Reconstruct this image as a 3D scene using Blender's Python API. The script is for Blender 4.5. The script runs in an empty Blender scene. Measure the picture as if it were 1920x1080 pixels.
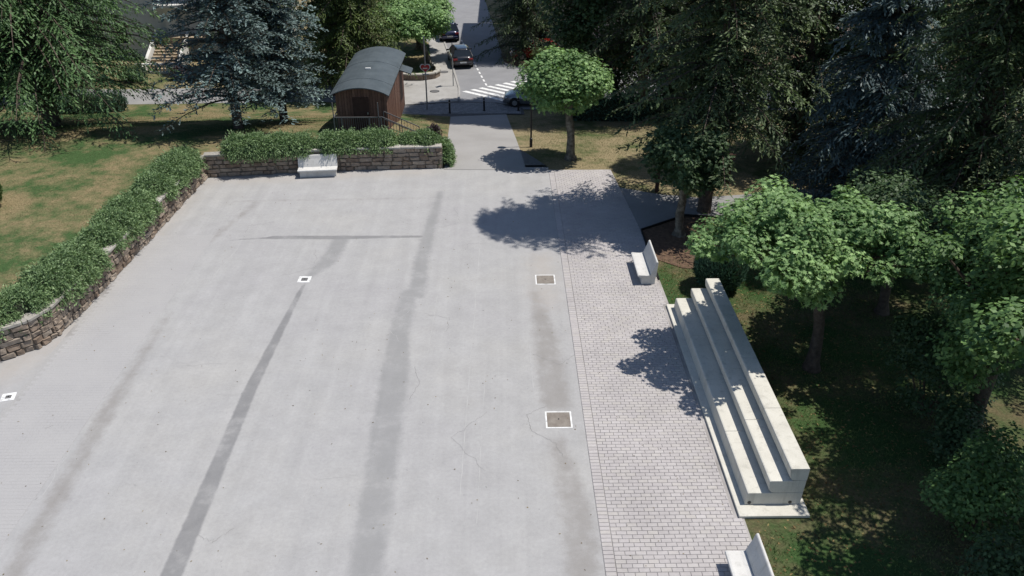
import bpy, bmesh, math, random
import numpy as np
from mathutils import Vector, Matrix, noise as mnoise

# ------------------------------------------------------------------ camera, sky, sun, exposure
scene = bpy.context.scene
R = math.radians
F_PX, PITCH, CAM_H = 1553.0, R(29.5), 16.2
YAW = -math.atan(24.0 * math.cos(PITCH) / F_PX)
cam = bpy.data.cameras.new('camera'); cam_ob = bpy.data.objects.new('camera', cam)
scene.collection.objects.link(cam_ob)
cam_ob.location = (0, 0, CAM_H); cam_ob.rotation_euler = (R(90) - PITCH, 0, YAW)
cam.sensor_width = 36; cam.lens = F_PX / 1920 * 36; cam.clip_start = 0.1; cam.clip_end = 2000
scene.camera = cam_ob

SUN_DIR = Vector((0.42, 0.05, 1.0)).normalized()      # towards the sun: high, from the right
world = bpy.data.worlds.new('World'); scene.world = world; world.use_nodes = True
wn = world.node_tree
sky = wn.nodes.new('ShaderNodeTexSky'); sky.sky_type = 'NISHITA'; sky.sun_disc = False
sky.sun_elevation = math.asin(SUN_DIR.z); sky.sun_rotation = math.atan2(SUN_DIR.x, SUN_DIR.y)
sky.altitude = 1000
bg = wn.nodes['Background']; bg.inputs['Strength'].default_value = 0.105
wn.links.new(sky.outputs[0], bg.inputs[0])
sun = bpy.data.lights.new('sun', 'SUN'); sun.energy = 4.2; sun.angle = R(0.53); sun.color = (1, 0.955, 0.885)
sun_ob = bpy.data.objects.new('sun', sun); scene.collection.objects.link(sun_ob)
sun_ob.rotation_euler = SUN_DIR.to_track_quat('Z', 'Y').to_euler(); sun_ob.location = (30, 0, 60)
scene.view_settings.view_transform = 'Standard'; scene.view_settings.look = 'None'
scene.view_settings.exposure = 0.2; scene.view_settings.gamma = 1
scene.render.engine = 'CYCLES'
scene.cycles.max_bounces = 4; scene.cycles.diffuse_bounces = 2; scene.cycles.transmission_bounces = 2; scene.cycles.glossy_bounces = 2; scene.cycles.transparent_max_bounces = 4

COL = scene.collection
rng = np.random.default_rng(11); random.seed(7)

# ------------------------------------------------------------------ helpers
def sstep(t):
    t = min(max(t, 0.0), 1.0); return t * t * (3 - 2 * t)
def base_h(x, y):                                   # the street lies lower than the plaza
    return -1.4 * sstep((math.floor(y) - 42) / 16.0) * (1 - (y - math.floor(y))) + \
           -1.4 * sstep((math.floor(y) + 1 - 42) / 16.0) * (y - math.floor(y))
def terrace_h(x, y):
    a = sstep((-3.4 - x) / 3.5); b = 1 - sstep((y - 44) / 13.0)
    return base_h(x, y) + 1.02 * a * b + 0.03
def tag(o, label=None, cat=None, group=None, kind=None):
    if label: o['label'] = label
    if cat: o['category'] = cat
    if group: o['group'] = group
    if kind: o['kind'] = kind
    return o
def link(name, me, mat=None, parent=None):
    o = bpy.data.objects.new(name, me); COL.objects.link(o)
    if mat is not None and me is not None and not me.materials: me.materials.append(mat)
    if parent is not None: o.parent = parent
    return o
def empty(name, loc=(0, 0, 0), rz=0.0):
    o = bpy.data.objects.new(name, None); COL.objects.link(o)
    o.location = loc; o.rotation_euler = (0, 0, rz); o.empty_display_size = 0.2
    return o
def copy_tree(o, parent=None):
    c = o.copy(); COL.objects.link(c); c.parent = parent
    for ch in list(o.children): copy_tree(ch, c)
    return c
def mesh_np(name, V, Fc, tint=None, smooth=False):
    V = np.asarray(V, np.float32); Fc = np.asarray(Fc, np.int32)
    me = bpy.data.meshes.new(name); n, k = Fc.shape
    me.vertices.add(len(V)); me.vertices.foreach_set('co', V.ravel())
    me.loops.add(n * k); me.loops.foreach_set('vertex_index', Fc.ravel())
    me.polygons.add(n); me.polygons.foreach_set('loop_start', np.arange(0, n * k, k, dtype=np.int32))
    try: me.polygons.foreach_set('loop_total', np.full(n, k, np.int32))
    except Exception: pass
    if tint is not None:
        a = me.attributes.new('tint', 'FLOAT', 'FACE'); a.data.foreach_set('value', np.asarray(tint, np.float32))
    me.update(calc_edges=True); me.validate()
    me.polygons.foreach_set('use_smooth', np.full(len(me.polygons), bool(smooth)))
    return me

class MB:
    """collects simple solids and builds them as one mesh"""
    def __init__(s): s.v = []; s.f = []
    def add(s, v, f):
        b = len(s.v); s.v += [tuple(p) for p in v]; s.f += [tuple(i + b for i in q) for q in f]; return s
    def box(s, x0, x1, y0, y1, z0, z1, m=None):
        v = [Vector(p) for p in ((x0,y0,z0),(x1,y0,z0),(x1,y1,z0),(x0,y1,z0),(x0,y0,z1),(x1,y0,z1),(x1,y1,z1),(x0,y1,z1))]
        if m: v = [m @ p for p in v]
        return s.add(v, [(0,3,2,1),(4,5,6,7),(0,1,5,4),(1,2,6,5),(2,3,7,6),(3,0,4,7)])
    def bar(s, a, b, w, h=None):
        a = Vector(a); b = Vector(b); h = h or w; d = (b - a); L = d.length
        q = d.to_track_quat('X', 'Z').to_matrix().to_4x4(); m = Matrix.Translation(a) @ q
        return s.box(0, L, -w/2, w/2, -h/2, h/2, m)
    def tube(s, pts, rad, n=8, cap=True):
        pts = [Vector(p) for p in pts]; rings = []
        for i, p in enumerate(pts):
            d = (pts[min(i+1, len(pts)-1)] - pts[max(i-1, 0)]).normalized()
            up = Vector((0,0,1)) if abs(d.z) < .9 else Vector((1,0,0))
            a = d.cross(up).normalized(); b = d.cross(a).normalized()
            r = rad[i] if hasattr(rad, '__len__') else rad
            rings.append([p + (a*math.cos(t) + b*math.sin(t))*r for t in [2*math.pi*k/n for k in range(n)]])
        v = [q for r in rings for q in r]; f = []
        for i in range(len(pts)-1):
            for k in range(n): f.append((i*n+k, i*n+(k+1)%n, (i+1)*n+(k+1)%n, (i+1)*n+k))
        if cap: f += [tuple(range(n-1, -1, -1)), tuple(range((len(pts)-1)*n, len(pts)*n))]
        return s.add(v, f)
    def prism(s, prof, y0, y1, axis='y'):
        """profile of (a, z) points extruded along y (or x)"""
        n = len(prof)
        if axis == 'y': v = [(a, y0, z) for a, z in prof] + [(a, y1, z) for a, z in prof]
        else: v = [(y0, a, z) for a, z in prof] + [(y1, a, z) for a, z in prof]
        f = [tuple(range(n-1, -1, -1)), tuple(range(n, 2*n))] + [(i, (i+1) % n, n+(i+1) % n, n+i) for i in range(n)]
        return s.add(v, f)
    def build(s, name, mat, parent=None, bevel=0, smooth=False, seg=1):
        me = bpy.data.meshes.new(name); me.from_pydata(s.v, [], s.f); me.update()
        bm = bmesh.new(); bm.from_mesh(me)
        if bevel: bmesh.ops.bevel(bm, geom=list(bm.edges), offset=bevel, segments=seg, affect='EDGES', clamp_overlap=True)
        bmesh.ops.recalc_face_normals(bm, faces=list(bm.faces)); bm.to_mesh(me); bm.free()
        if smooth: me.polygons.foreach_set('use_smooth', np.ones(len(me.polygons), bool))
        return link(name, me, mat, parent)

def drape(name, poly, off, mat, zf=base_h, xstep=None, parent=None, kind='structure', ycuts=(42, 59)):
    bm = bmesh.new(); bm.faces.new([bm.verts.new((x, y, 0)) for x, y in poly])
    bmesh.ops.triangulate(bm, faces=bm.faces[:])
    ys = [p[1] for p in poly]; xs = [p[0] for p in poly]
    for y in range(max(ycuts[0], math.ceil(min(ys))), min(ycuts[1], math.floor(max(ys))) + 1):
        bmesh.ops.bisect_plane(bm, geom=bm.verts[:] + bm.edges[:] + bm.faces[:], plane_co=(0, y, 0), plane_no=(0, 1, 0))
    if xstep:
        x = math.ceil(min(xs) / xstep) * xstep
        while x < max(xs):
            if x > -12: bmesh.ops.bisect_plane(bm, geom=bm.verts[:] + bm.edges[:] + bm.faces[:], plane_co=(x, 0, 0), plane_no=(1, 0, 0))
            x += xstep
    bmesh.ops.triangulate(bm, faces=bm.faces[:])
    for v in bm.verts: v.co.z = zf(v.co.x, v.co.y) + off
    bmesh.ops.recalc_face_normals(bm, faces=bm.faces[:])
    for f in bm.faces:
        if f.normal.z < 0: f.normal_flip()
    me = bpy.data.meshes.new(name); bm.to_mesh(me); bm.free()
    o = link(name, me, mat, parent)
    if kind: o['kind'] = kind
    return o

# ------------------------------------------------------------------ materials
def new_mat(name, rough=0.8, spec=0.3):
    m = bpy.data.materials.new(name); m.use_nodes = True
    b = m.node_tree.nodes['Principled BSDF']; b.inputs['Roughness'].default_value = rough
    b.inputs['Specular IOR Level'].default_value = spec
    return m, m.node_tree, b
def nd(nt, t, **kw):
    n = nt.nodes.new(t)
    for k, v in kw.items():
        if k in n.inputs: n.inputs[k].default_value = v
        else: setattr(n, k, v)
    return n
def pos(nt):
    return nd(nt, 'ShaderNodeNewGeometry').outputs['Position']
def noise(nt, vec, scale, detail=4, rough=0.55):
    n = nd(nt, 'ShaderNodeTexNoise', Scale=scale, Detail=detail, Roughness=rough)
    nt.links.new(vec, n.inputs['Vector']); return n.outputs['Fac']
def ramp(nt, fac, stops):
    r = nd(nt, 'ShaderNodeValToRGB'); e = r.color_ramp.elements
    while len(e) < len(stops): e.new(0.5)
    for i, (p, c) in enumerate(stops):
        e[i].position = p; e[i].color = (*c, 1) if hasattr(c, '__len__') else (c, c, c, 1)
    nt.links.new(fac, r.inputs[0]); return r.outputs[0]
def mix(nt, fac, a, b, mode='MIX'):
    m = nd(nt, 'ShaderNodeMix', data_type='RGBA', blend_type=mode)
    for sock, val in ((0, fac), (6, a), (7, b)):
        if hasattr(val, 'is_linked') or isinstance(val, bpy.types.NodeSocket): nt.links.new(val, m.inputs[sock])
        elif sock == 0: m.inputs[0].default_value = val
        else: m.inputs[sock].default_value = (*val, 1)
    return m.outputs[2]
def math_n(nt, op, a, b=None, clamp=False):
    m = nd(nt, 'ShaderNodeMath', operation=op, use_clamp=clamp)
    for i, v in enumerate((a, b)):
        if v is None: continue
        if isinstance(v, bpy.types.NodeSocket): nt.links.new(v, m.inputs[i])
        else: m.inputs[i].default_value = v
    return m.outputs[0]
def bump(nt, b, h, strength=0.3, dist=0.02):
    n = nd(nt, 'ShaderNodeBump', Strength=strength, Distance=dist); nt.links.new(h, n.inputs['Height'])
    nt.links.new(n.outputs[0], b.inputs['Normal'])
def mottled(name, stops, scale=3.0, rough=0.85, spec=0.25, bstr=0.25, bdist=0.01, fine=40, coarse=None, metal=0, detail=6):
    m, nt, b = new_mat(name, rough, spec); p = pos(nt)
    n = noise(nt, p, scale, detail); c = ramp(nt, n, stops)
    g = noise(nt, p, fine, 2)
    c = mix(nt, 0.35, c, ramp(nt, g, [(0.25, 0.35), (0.75, 0.65)]), 'OVERLAY')
    nt.links.new(c, b.inputs['Base Color']); b.inputs['Metallic'].default_value = metal
    if bstr: bump(nt, b, g, bstr, bdist)
    return m
def plain(name, col, rough=0.5, metal=0, spec=0.4, var=0.12):
    m, nt, b = new_mat(name, rough, spec); p = pos(nt)
    n = noise(nt, p, 6, 5)
    a = tuple(c * (1 - var) for c in col); d = tuple(min(1, c * (1 + var)) for c in col)
    nt.links.new(ramp(nt, n, [(0.3, a), (0.7, d)]), b.inputs['Base Color']); b.inputs['Metallic'].default_value = metal
    return m
def random_tint(name, stops, rough=0.85, spec=0.25, use_attr=False, scale=9, bstr=0.3, dirt=0.5):
    """colour per piece (object random or the mesh's tint attribute) with grain and stains"""
    m, nt, b = new_mat(name, rough, spec); p = pos(nt)
    if use_attr: r = nd(nt, 'ShaderNodeAttribute', attribute_name='tint').outputs['Fac']
    else: r = nd(nt, 'ShaderNodeObjectInfo').outputs['Random']
    c = ramp(nt, r, stops)
    n = noise(nt, p, scale, 6); g = noise(nt, p, 60, 2)
    c = mix(nt, dirt, c, ramp(nt, n, [(0.28, 0.3), (0.72, 0.66)]), 'OVERLAY')
    big = noise(nt, p, 0.45, 5, .65)
    c = mix(nt, 0.6, c, ramp(nt, big, [(0.3, 0.40), (0.7, 0.57)]), 'OVERLAY')
    nt.links.new(c, b.inputs['Base Color']); bump(nt, b, mix(nt, 0.5, n, g), bstr, 0.012)
    return m
def leaf_mat(name, dark, light, trans=0.25, rough=0.55, spec=0.35):
    m, nt, b = new_mat(name, rough, spec)
    t = nd(nt, 'ShaderNodeAttribute', attribute_name='tint').outputs['Fac']
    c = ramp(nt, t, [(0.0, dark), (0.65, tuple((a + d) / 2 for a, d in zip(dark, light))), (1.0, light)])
    nt.links.new(c, b.inputs['Base Color'])
    tr = nd(nt, 'ShaderNodeBsdfTranslucent'); nt.links.new(mix(nt, 1.0, c, (0.9, 1.0, 0.45), 'MULTIPLY'), tr.inputs[0])
    ms = nd(nt, 'ShaderNodeMixShader'); ms.inputs[0].default_value = trans
    out = nt.nodes['Material Output']
    nt.links.new(b.outputs[0], ms.inputs[1]); nt.links.new(tr.outputs[0], ms.inputs[2]); nt.links.new(ms.outputs[0], out.inputs[0])
    return m

M = {}
def grass_mat(name, green, dry, amount):
    m, nt, b = new_mat(name, 0.95, 0.1); p = pos(nt)
    big = noise(nt, p, 0.28, 5, 0.6); mid = noise(nt, p, 1.6, 6, 0.7); fine = noise(nt, p, 13, 5, 0.8)
    f = math_n(nt, 'ADD', math_n(nt, 'MULTIPLY', big, 0.65), math_n(nt, 'MULTIPLY', mid, 0.35))
    c = ramp(nt, f, [(amount - 0.07, green), (amount, tuple((a + d) / 2 for a, d in zip(green, dry))), (amount + 0.07, dry)])
    c = mix(nt, 0.8, c, ramp(nt, fine, [(0.3, 0.2), (0.7, 0.75)]), 'OVERLAY')
    nt.links.new(c, b.inputs['Base Color']); bump(nt, b, fine, 0.7, 0.05)
    return m
M['ground'] = grass_mat('ground_dry_grass', (0.075, 0.10, 0.038), (0.25, 0.205, 0.12), 0.46)
M['lawn'] = grass_mat('lawn_grass', (0.055, 0.10, 0.036), (0.225, 0.18, 0.10), 0.51)
M['mulch'] = mottled('pine_litter', [(0.3, (0.075, 0.048, 0.034)), (0.55, (0.135, 0.085, 0.056)), (0.75, (0.19, 0.13, 0.08))], 6, bstr=0.6, bdist=0.04, fine=25)
M['road'] = mottled('asphalt', [(0.3, (0.21, 0.21, 0.218)), (0.7, (0.25, 0.25, 0.258))], 0.9, fine=30)
M['sidewalk'] = mottled('sidewalk_concrete', [(0.3, (0.29, 0.28, 0.265)), (0.7, (0.37, 0.36, 0.345))], 0.8, fine=25)
M['path'] = mottled('path_concrete', [(0.3, (0.285, 0.275, 0.265)), (0.7, (0.335, 0.325, 0.315))], 0.5, fine=30)
M['side_path'] = mottled('side_path_asphalt', [(0.3, (0.22, 0.22, 0.22)), (0.7, (0.28, 0.275, 0.27))], 0.6, fine=30)
M['paint'] = mottled('white_paint', [(0.30, (0.42, 0.42, 0.41)), (0.45, (0.66, 0.66, 0.65)), (0.7, (0.78, 0.78, 0.77))], 6, fine=22, bstr=0.1, detail=8)
M['joint'] = mottled('joint_sand', [(0.35, (0.235, 0.22, 0.21)), (0.6, (0.37, 0.35, 0.338))], .9)
M['concrete'] = mottled('cast_concrete', [(0.25, (0.42, 0.41, 0.375)), (0.55, (0.54, 0.525, 0.48)), (0.75, (0.60, 0.585, 0.535))], 1.3, fine=35, bstr=0.15)
def stained(name, lo, hi, dirt):
    m, nt, b = new_mat(name, 0.85, 0.25); p = pos(nt)
    c = ramp(nt, noise(nt, p, 1.4, 6, .6), [(0.3, lo), (0.7, hi)])
    mp = nd(nt, 'ShaderNodeMapping'); mp.inputs['Scale'].default_value = (5, 5, .5); nt.links.new(p, mp.inputs['Vector'])
    f = ramp(nt, noise(nt, mp.outputs[0], 1.0, 6, .7), [(0.53, 0.0), (0.75, 0.55)])
    c = mix(nt, f, c, dirt); g = noise(nt, p, 40, 3)
    f2 = ramp(nt, noise(nt, p, 5, 6, .75), [(0.60, 0.0), (0.75, 0.3)]); c = mix(nt, f2, c, dirt)
    c = mix(nt, .35, c, ramp(nt, g, [(0.25, 0.35), (0.75, 0.65)]), 'OVERLAY')
    nt.links.new(c, b.inputs['Base Color']); bump(nt, b, g, .2, .01); return m
M['concrete'] = stained('stained_concrete', (0.52, 0.50, 0.44), (0.61, 0.59, 0.525), (0.27, 0.26, 0.225))
M['bench_old'] = mottled('bench_concrete', [(0.25, (0.47, 0.46, 0.44)), (0.7, (0.60, 0.59, 0.565))], 1.6, fine=40, bstr=0.12)
M['bench'] = stained('bench_concrete_worn', (0.52, 0.51, 0.49), (0.62, 0.61, 0.585), (0.33, 0.32, 0.29))
M['stone'] = random_tint('wall_stone', [(0.0, (0.20, 0.15, 0.115)), (0.3, (0.265, 0.21, 0.165)), (0.6, (0.31, 0.255, 0.205)), (0.85, (0.25, 0.205, 0.165)), (1.0, (0.36, 0.305, 0.25))], 0.9, 0.15, scale=7, bstr=0.9, dirt=0.8)
M['mortar'] = mottled('wall_mortar', [(0.3, (0.15, 0.125, 0.10)), (0.7, (0.22, 0.19, 0.155))], 6, bstr=0.5)
M['coping'] = random_tint('coping_stone', [(0.0, (0.30, 0.28, 0.25)), (1.0, (0.42, 0.40, 0.36))], 0.9, 0.2, bstr=0.5)
PAV = [(0.0, (0.395, 0.37, 0.365)), (0.5, (0.42, 0.395, 0.39)), (0.85, (0.425, 0.40, 0.38)), (1.0, (0.445, 0.42, 0.415))]
M['brick'] = random_tint('paving_brick', PAV, 0.88, 0.25, dirt=0.18, bstr=.15)
M['brick_attr'] = random_tint('paving_brick_field', PAV, 0.88, 0.25, use_attr=True, dirt=0.18, bstr=.15)
M['bark'] = mottled('bark', [(0.3, (0.055, 0.042, 0.033)), (0.7, (0.12, 0.095, 0.075))], 7, bstr=0.9, bdist=0.04, fine=25)
M['bark_pale'] = mottled('plane_bark', [(0.36, (0.075, 0.066, 0.052)), (0.5, (0.13, 0.118, 0.095)), (0.62, (0.21, 0.195, 0.155))], 4.5, bstr=0.7, bdist=0.02, fine=25)
M['cedar'] = leaf_mat('cedar_needles', (0.024, 0.056, 0.022), (0.17, 0.30, 0.11), 0.18)
M['spruce'] = leaf_mat('spruce_needles', (0.022, 0.040, 0.022), (0.155, 0.215, 0.082), 0.15)
M['fir'] = leaf_mat('fir_needles', (0.035, 0.06, 0.02), (0.17, 0.225, 0.06), 0.2)
M['blue'] = leaf_mat('blue_spruce_needles', (0.045, 0.068, 0.068), (0.26, 0.36, 0.345), 0.12)
M['blue_dark'] = leaf_mat('blue_cedar_needles', (0.038, 0.06, 0.064), (0.19, 0.27, 0.27), 0.12)
M['plane'] = leaf_mat('plane_leaves', (0.07, 0.15, 0.045), (0.33, 0.50, 0.20), 0.28)
M['broad'] = leaf_mat('broad_leaves', (0.032, 0.065, 0.028), (0.105, 0.17, 0.07), 0.25)  # darkened tone, partly standing in for shade among the right-hand trees
M['maple'] = leaf_mat('maple_leaves', (0.042, 0.095, 0.030), (0.19, 0.32, 0.10), 0.25)
M['hedge'] = leaf_mat('hedge_leaves', (0.075, 0.135, 0.056), (0.30, 0.42, 0.195), 0.2)
M['yew'] = leaf_mat('clipped_bush_leaves', (0.03, 0.075, 0.05), (0.105, 0.20, 0.13), 0.12)
M['box'] = leaf_mat('box_leaves', (0.03, 0.07, 0.018), (0.095, 0.16, 0.045), 0.15)
M['purple'] = leaf_mat('purple_leaves', (0.03, 0.018, 0.022), (0.10, 0.07, 0.075), 0.15)
M['shade_core'] = mottled('twig_shade_fill', [(0.3, (0.014, 0.02, 0.010)), (0.7, (0.03, 0.04, 0.02))], 8)  # near-black fill: shade inside the foliage put into the colour
M['blade'] = leaf_mat('grass_blades', (0.075, 0.11, 0.042), (0.27, 0.225, 0.13), 0.2, 0.8, 0.15)
M['weed'] = leaf_mat('weed_blades', (0.05, 0.10, 0.03), (0.18, 0.22, 0.085), 0.2, 0.8, 0.15)
M['litter'] = leaf_mat('fallen_leaves', (0.07, 0.045, 0.02), (0.26, 0.20, 0.09), 0.1, 0.8, 0.15)
M['wood'] = random_tint('brown_boards', [(0.0, (0.10, 0.052, 0.038)), (0.5, (0.135, 0.070, 0.052)), (1.0, (0.17, 0.095, 0.07))], 0.6, 0.3, scale=5, bstr=0.3)
M['wood_dark'] = mottled('dark_brown_wood', [(0.3, (0.04, 0.022, 0.017)), (0.7, (0.065, 0.036, 0.028))], 5)
M['roof'] = mottled('roof_felt', [(0.3, (0.052, 0.066, 0.074)), (0.7, (0.082, 0.10, 0.11))], 1.4, rough=0.6, fine=20, spec=0.4)
M['iron'] = plain('dark_iron', (0.03, 0.03, 0.033), 0.45, 0.6)
M['rail'] = plain('grey_rail_paint', (0.16, 0.155, 0.155), 0.5, 0.2)
M['black'] = plain('black_paint', (0.015, 0.015, 0.016), 0.4)
M['steel'] = plain('galvanised_steel', (0.36, 0.37, 0.38), 0.4, 0.7)
M['grate'] = mottled('iron_cover', [(0.3, (0.10, 0.10, 0.105)), (0.7, (0.16, 0.155, 0.15))], 8, rough=0.6)
M['rusty'] = mottled('weathered_cover', [(0.3, (0.17, 0.145, 0.125)), (0.7, (0.26, 0.235, 0.205))], 3.5)
M['red'] = plain('sign_red', (0.45, 0.03, 0.035), 0.4)
M['white'] = plain('white_enamel', (0.72, 0.72, 0.70), 0.45)
M['tyre'] = plain('tyre_rubber', (0.02, 0.02, 0.021), 0.8)
M['glass'] = plain('car_glass', (0.012, 0.016, 0.02), 0.08, 0, 0.6)
M['lamp_red'] = plain('tail_light', (0.22, 0.012, 0.012), 0.2)
M['lamp_clear'] = plain('headlight_lens', (0.55, 0.57, 0.6), 0.12)
M['chrome'] = plain('alloy_rim', (0.42, 0.43, 0.44), 0.35, 0.8)
M['brickwall'] = random_tint('orange_brick', [(0, (0.26, 0.11, 0.06)), (1, (0.38, 0.18, 0.10))], 0.9, 0.2)
M['render_wall'] = mottled('house_render', [(0.3, (0.42, 0.39, 0.34)), (0.7, (0.52, 0.49, 0.43))], 0.8)
M['render_white'] = mottled('white_render', [(0.3, (0.60, 0.59, 0.56)), (0.7, (0.72, 0.71, 0.68))], 0.9)
M['tile_roof'] = mottled('pink_slab_roof', [(0.3, (0.25, 0.19, 0.17)), (0.7, (0.33, 0.27, 0.25))], 2.0)
M['sheet_roof'] = mottled('pale_sheet_roof', [(0.3, (0.52, 0.56, 0.58)), (0.7, (0.66, 0.70, 0.72))], 1.2, rough=0.5)
M['step'] = mottled('tan_step_stone', [(0.3, (0.30, 0.235, 0.16)), (0.7, (0.42, 0.345, 0.25))], 3)
M['pane'] = plain('window_pane', (0.025, 0.03, 0.035), 0.1, 0, 0.6)
M['gravel'] = random_tint('pale_gravel', [(0, (0.30, 0.31, 0.33)), (1, (0.48, 0.49, 0.50))], 0.9, 0.2, use_attr=True)
M['scratch'] = mottled('pale_scratch', [(0.35, (0.35, 0.345, 0.342)), (0.7, (0.42, 0.415, 0.41))], 2)
M['crack'] = mottled('crack_dirt', [(0.3, (0.17, 0.165, 0.16)), (0.7, (0.26, 0.255, 0.25))], 5)
def car_paint(name, col, metal=0.3):
    m, nt, b = new_mat(name, 0.25, 0.5); b.inputs['Base Color'].default_value = (*col, 1)
    n = noise(nt, pos(nt), 3, 3); c = ramp(nt, n, [(0.3, tuple(v * 0.9 for v in col)), (0.7, tuple(min(1, v * 1.1) for v in col))])
    nt.links.new(c, b.inputs['Base Color']); b.inputs['Metallic'].default_value = metal
    b.inputs['Coat Weight'].default_value = 0.8; b.inputs['Coat Roughness'].default_value = 0.05
    return m

# plaza slab: pale worn concrete; two signed distances (metres) stored on the mesh draw the repaired strips
def plaza_mat():
    m, nt, b = new_mat('plaza_concrete', 0.82, 0.3); p = pos(nt)
    big = noise(nt, p, 0.16, 5, 0.6); mid = noise(nt, p, 1.1, 6, 0.65); fine = noise(nt, p, 45, 2)
    c = ramp(nt, big, [(0.3, (0.335, 0.328, 0.33)), (0.5, (0.348, 0.343, 0.34)), (0.72, (0.362, 0.353, 0.34))])
    c = mix(nt, 0.45, c, ramp(nt, mid, [(0.3, 0.42), (0.7, 0.58)]), 'OVERLAY')
    gr = noise(nt, p, 9, 5, 0.75); c = mix(nt, 0.35, c, ramp(nt, gr, [(0.3, 0.38), (0.7, 0.6)]), 'OVERLAY')
    # long streaks along the plaza
    mp = nd(nt, 'ShaderNodeMapping'); mp.inputs['Scale'].default_value = (2.2, 0.06, 1); nt.links.new(p, mp.inputs['Vector'])
    st = noise(nt, mp.outputs[0], 1.0, 5, 0.6)
    c = mix(nt, 0.4, c, ramp(nt, st, [(0.3, 0.44), (0.7, 0.56)]), 'OVERLAY')
    def band(attr, width, n_amp, col, amount):
        nonlocal c
        a = nd(nt, 'ShaderNodeAttribute', attribute_name=attr).outputs['Fac']
        jit = math_n(nt, 'MULTIPLY', math_n(nt, 'SUBTRACT', noise(nt, p, 2.6, 6, 0.7), 0.5), n_amp)
        d = math_n(nt, 'ADD', a, jit)
        f = nd(nt, 'ShaderNodeMapRange', clamp=True); f.interpolation_type = 'SMOOTHSTEP'
        f.inputs[1].default_value = width; f.inputs[2].default_value = -width
        nt.links.new(d, f.inputs[0])
        wear = ramp(nt, noise(nt, p, 0.9, 6, 0.7), [(0.30, 0.25), (0.48, .8), (0.66, 1.0)])
        k = math_n(nt, 'MULTIPLY', math_n(nt, 'MULTIPLY', f.outputs[0], amount), wear)
        c = mix(nt, k, c, col, 'MIX')
    band('soft', 0.22, 0.7, (0.235, 0.222, 0.21), 0.85)
    band('sand', 0.9, 1.6, (0.37, 0.335, 0.30), 0.75)
    band('hard', 0.05, 0.12, (0.165, 0.165, 0.168), 0.85)
    band('mid', 0.15, 0.45, (0.225, 0.225, 0.225), 0.8)
    sp = noise(nt, p, 7, 2, 0.5)
    c = mix(nt, 1.0, c, ramp(nt, sp, [(0.235, 0.75), (0.26, 1.0)]), 'MULTIPLY')
    c = mix(nt, 0.2, c, ramp(nt, fine, [(0.3, 0.35), (0.7, 0.65)]), 'OVERLAY')
    nt.links.new(c, b.inputs['Base Color']); bump(nt, b, fine, 0.12, 0.006)
    return m
M['plaza'] = plaza_mat()

# ------------------------------------------------------------------ the setting
# ground: one sheet to the horizon; its rows fall on whole metres so that everything laid on it follows exactly
def build_ground():
    xs = [-600, -200, -80, -40, -20, 0, 20, 40, 80, 200, 600]
    ys = [-300, -60, 0] + list(range(42, 60)) + [80, 120, 200, 400, 900]
    V = [(x, y, base_h(x, y) - 0.03) for y in ys for x in xs]; n = len(xs)
    Fc = [(j*n+i, j*n+i+1, (j+1)*n+i+1, (j+1)*n+i) for j in range(len(ys)-1) for i in range(n-1)]
    return tag(link('ground', mesh_np('ground', V, Fc), M['ground']), kind='structure')
build_ground()

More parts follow.
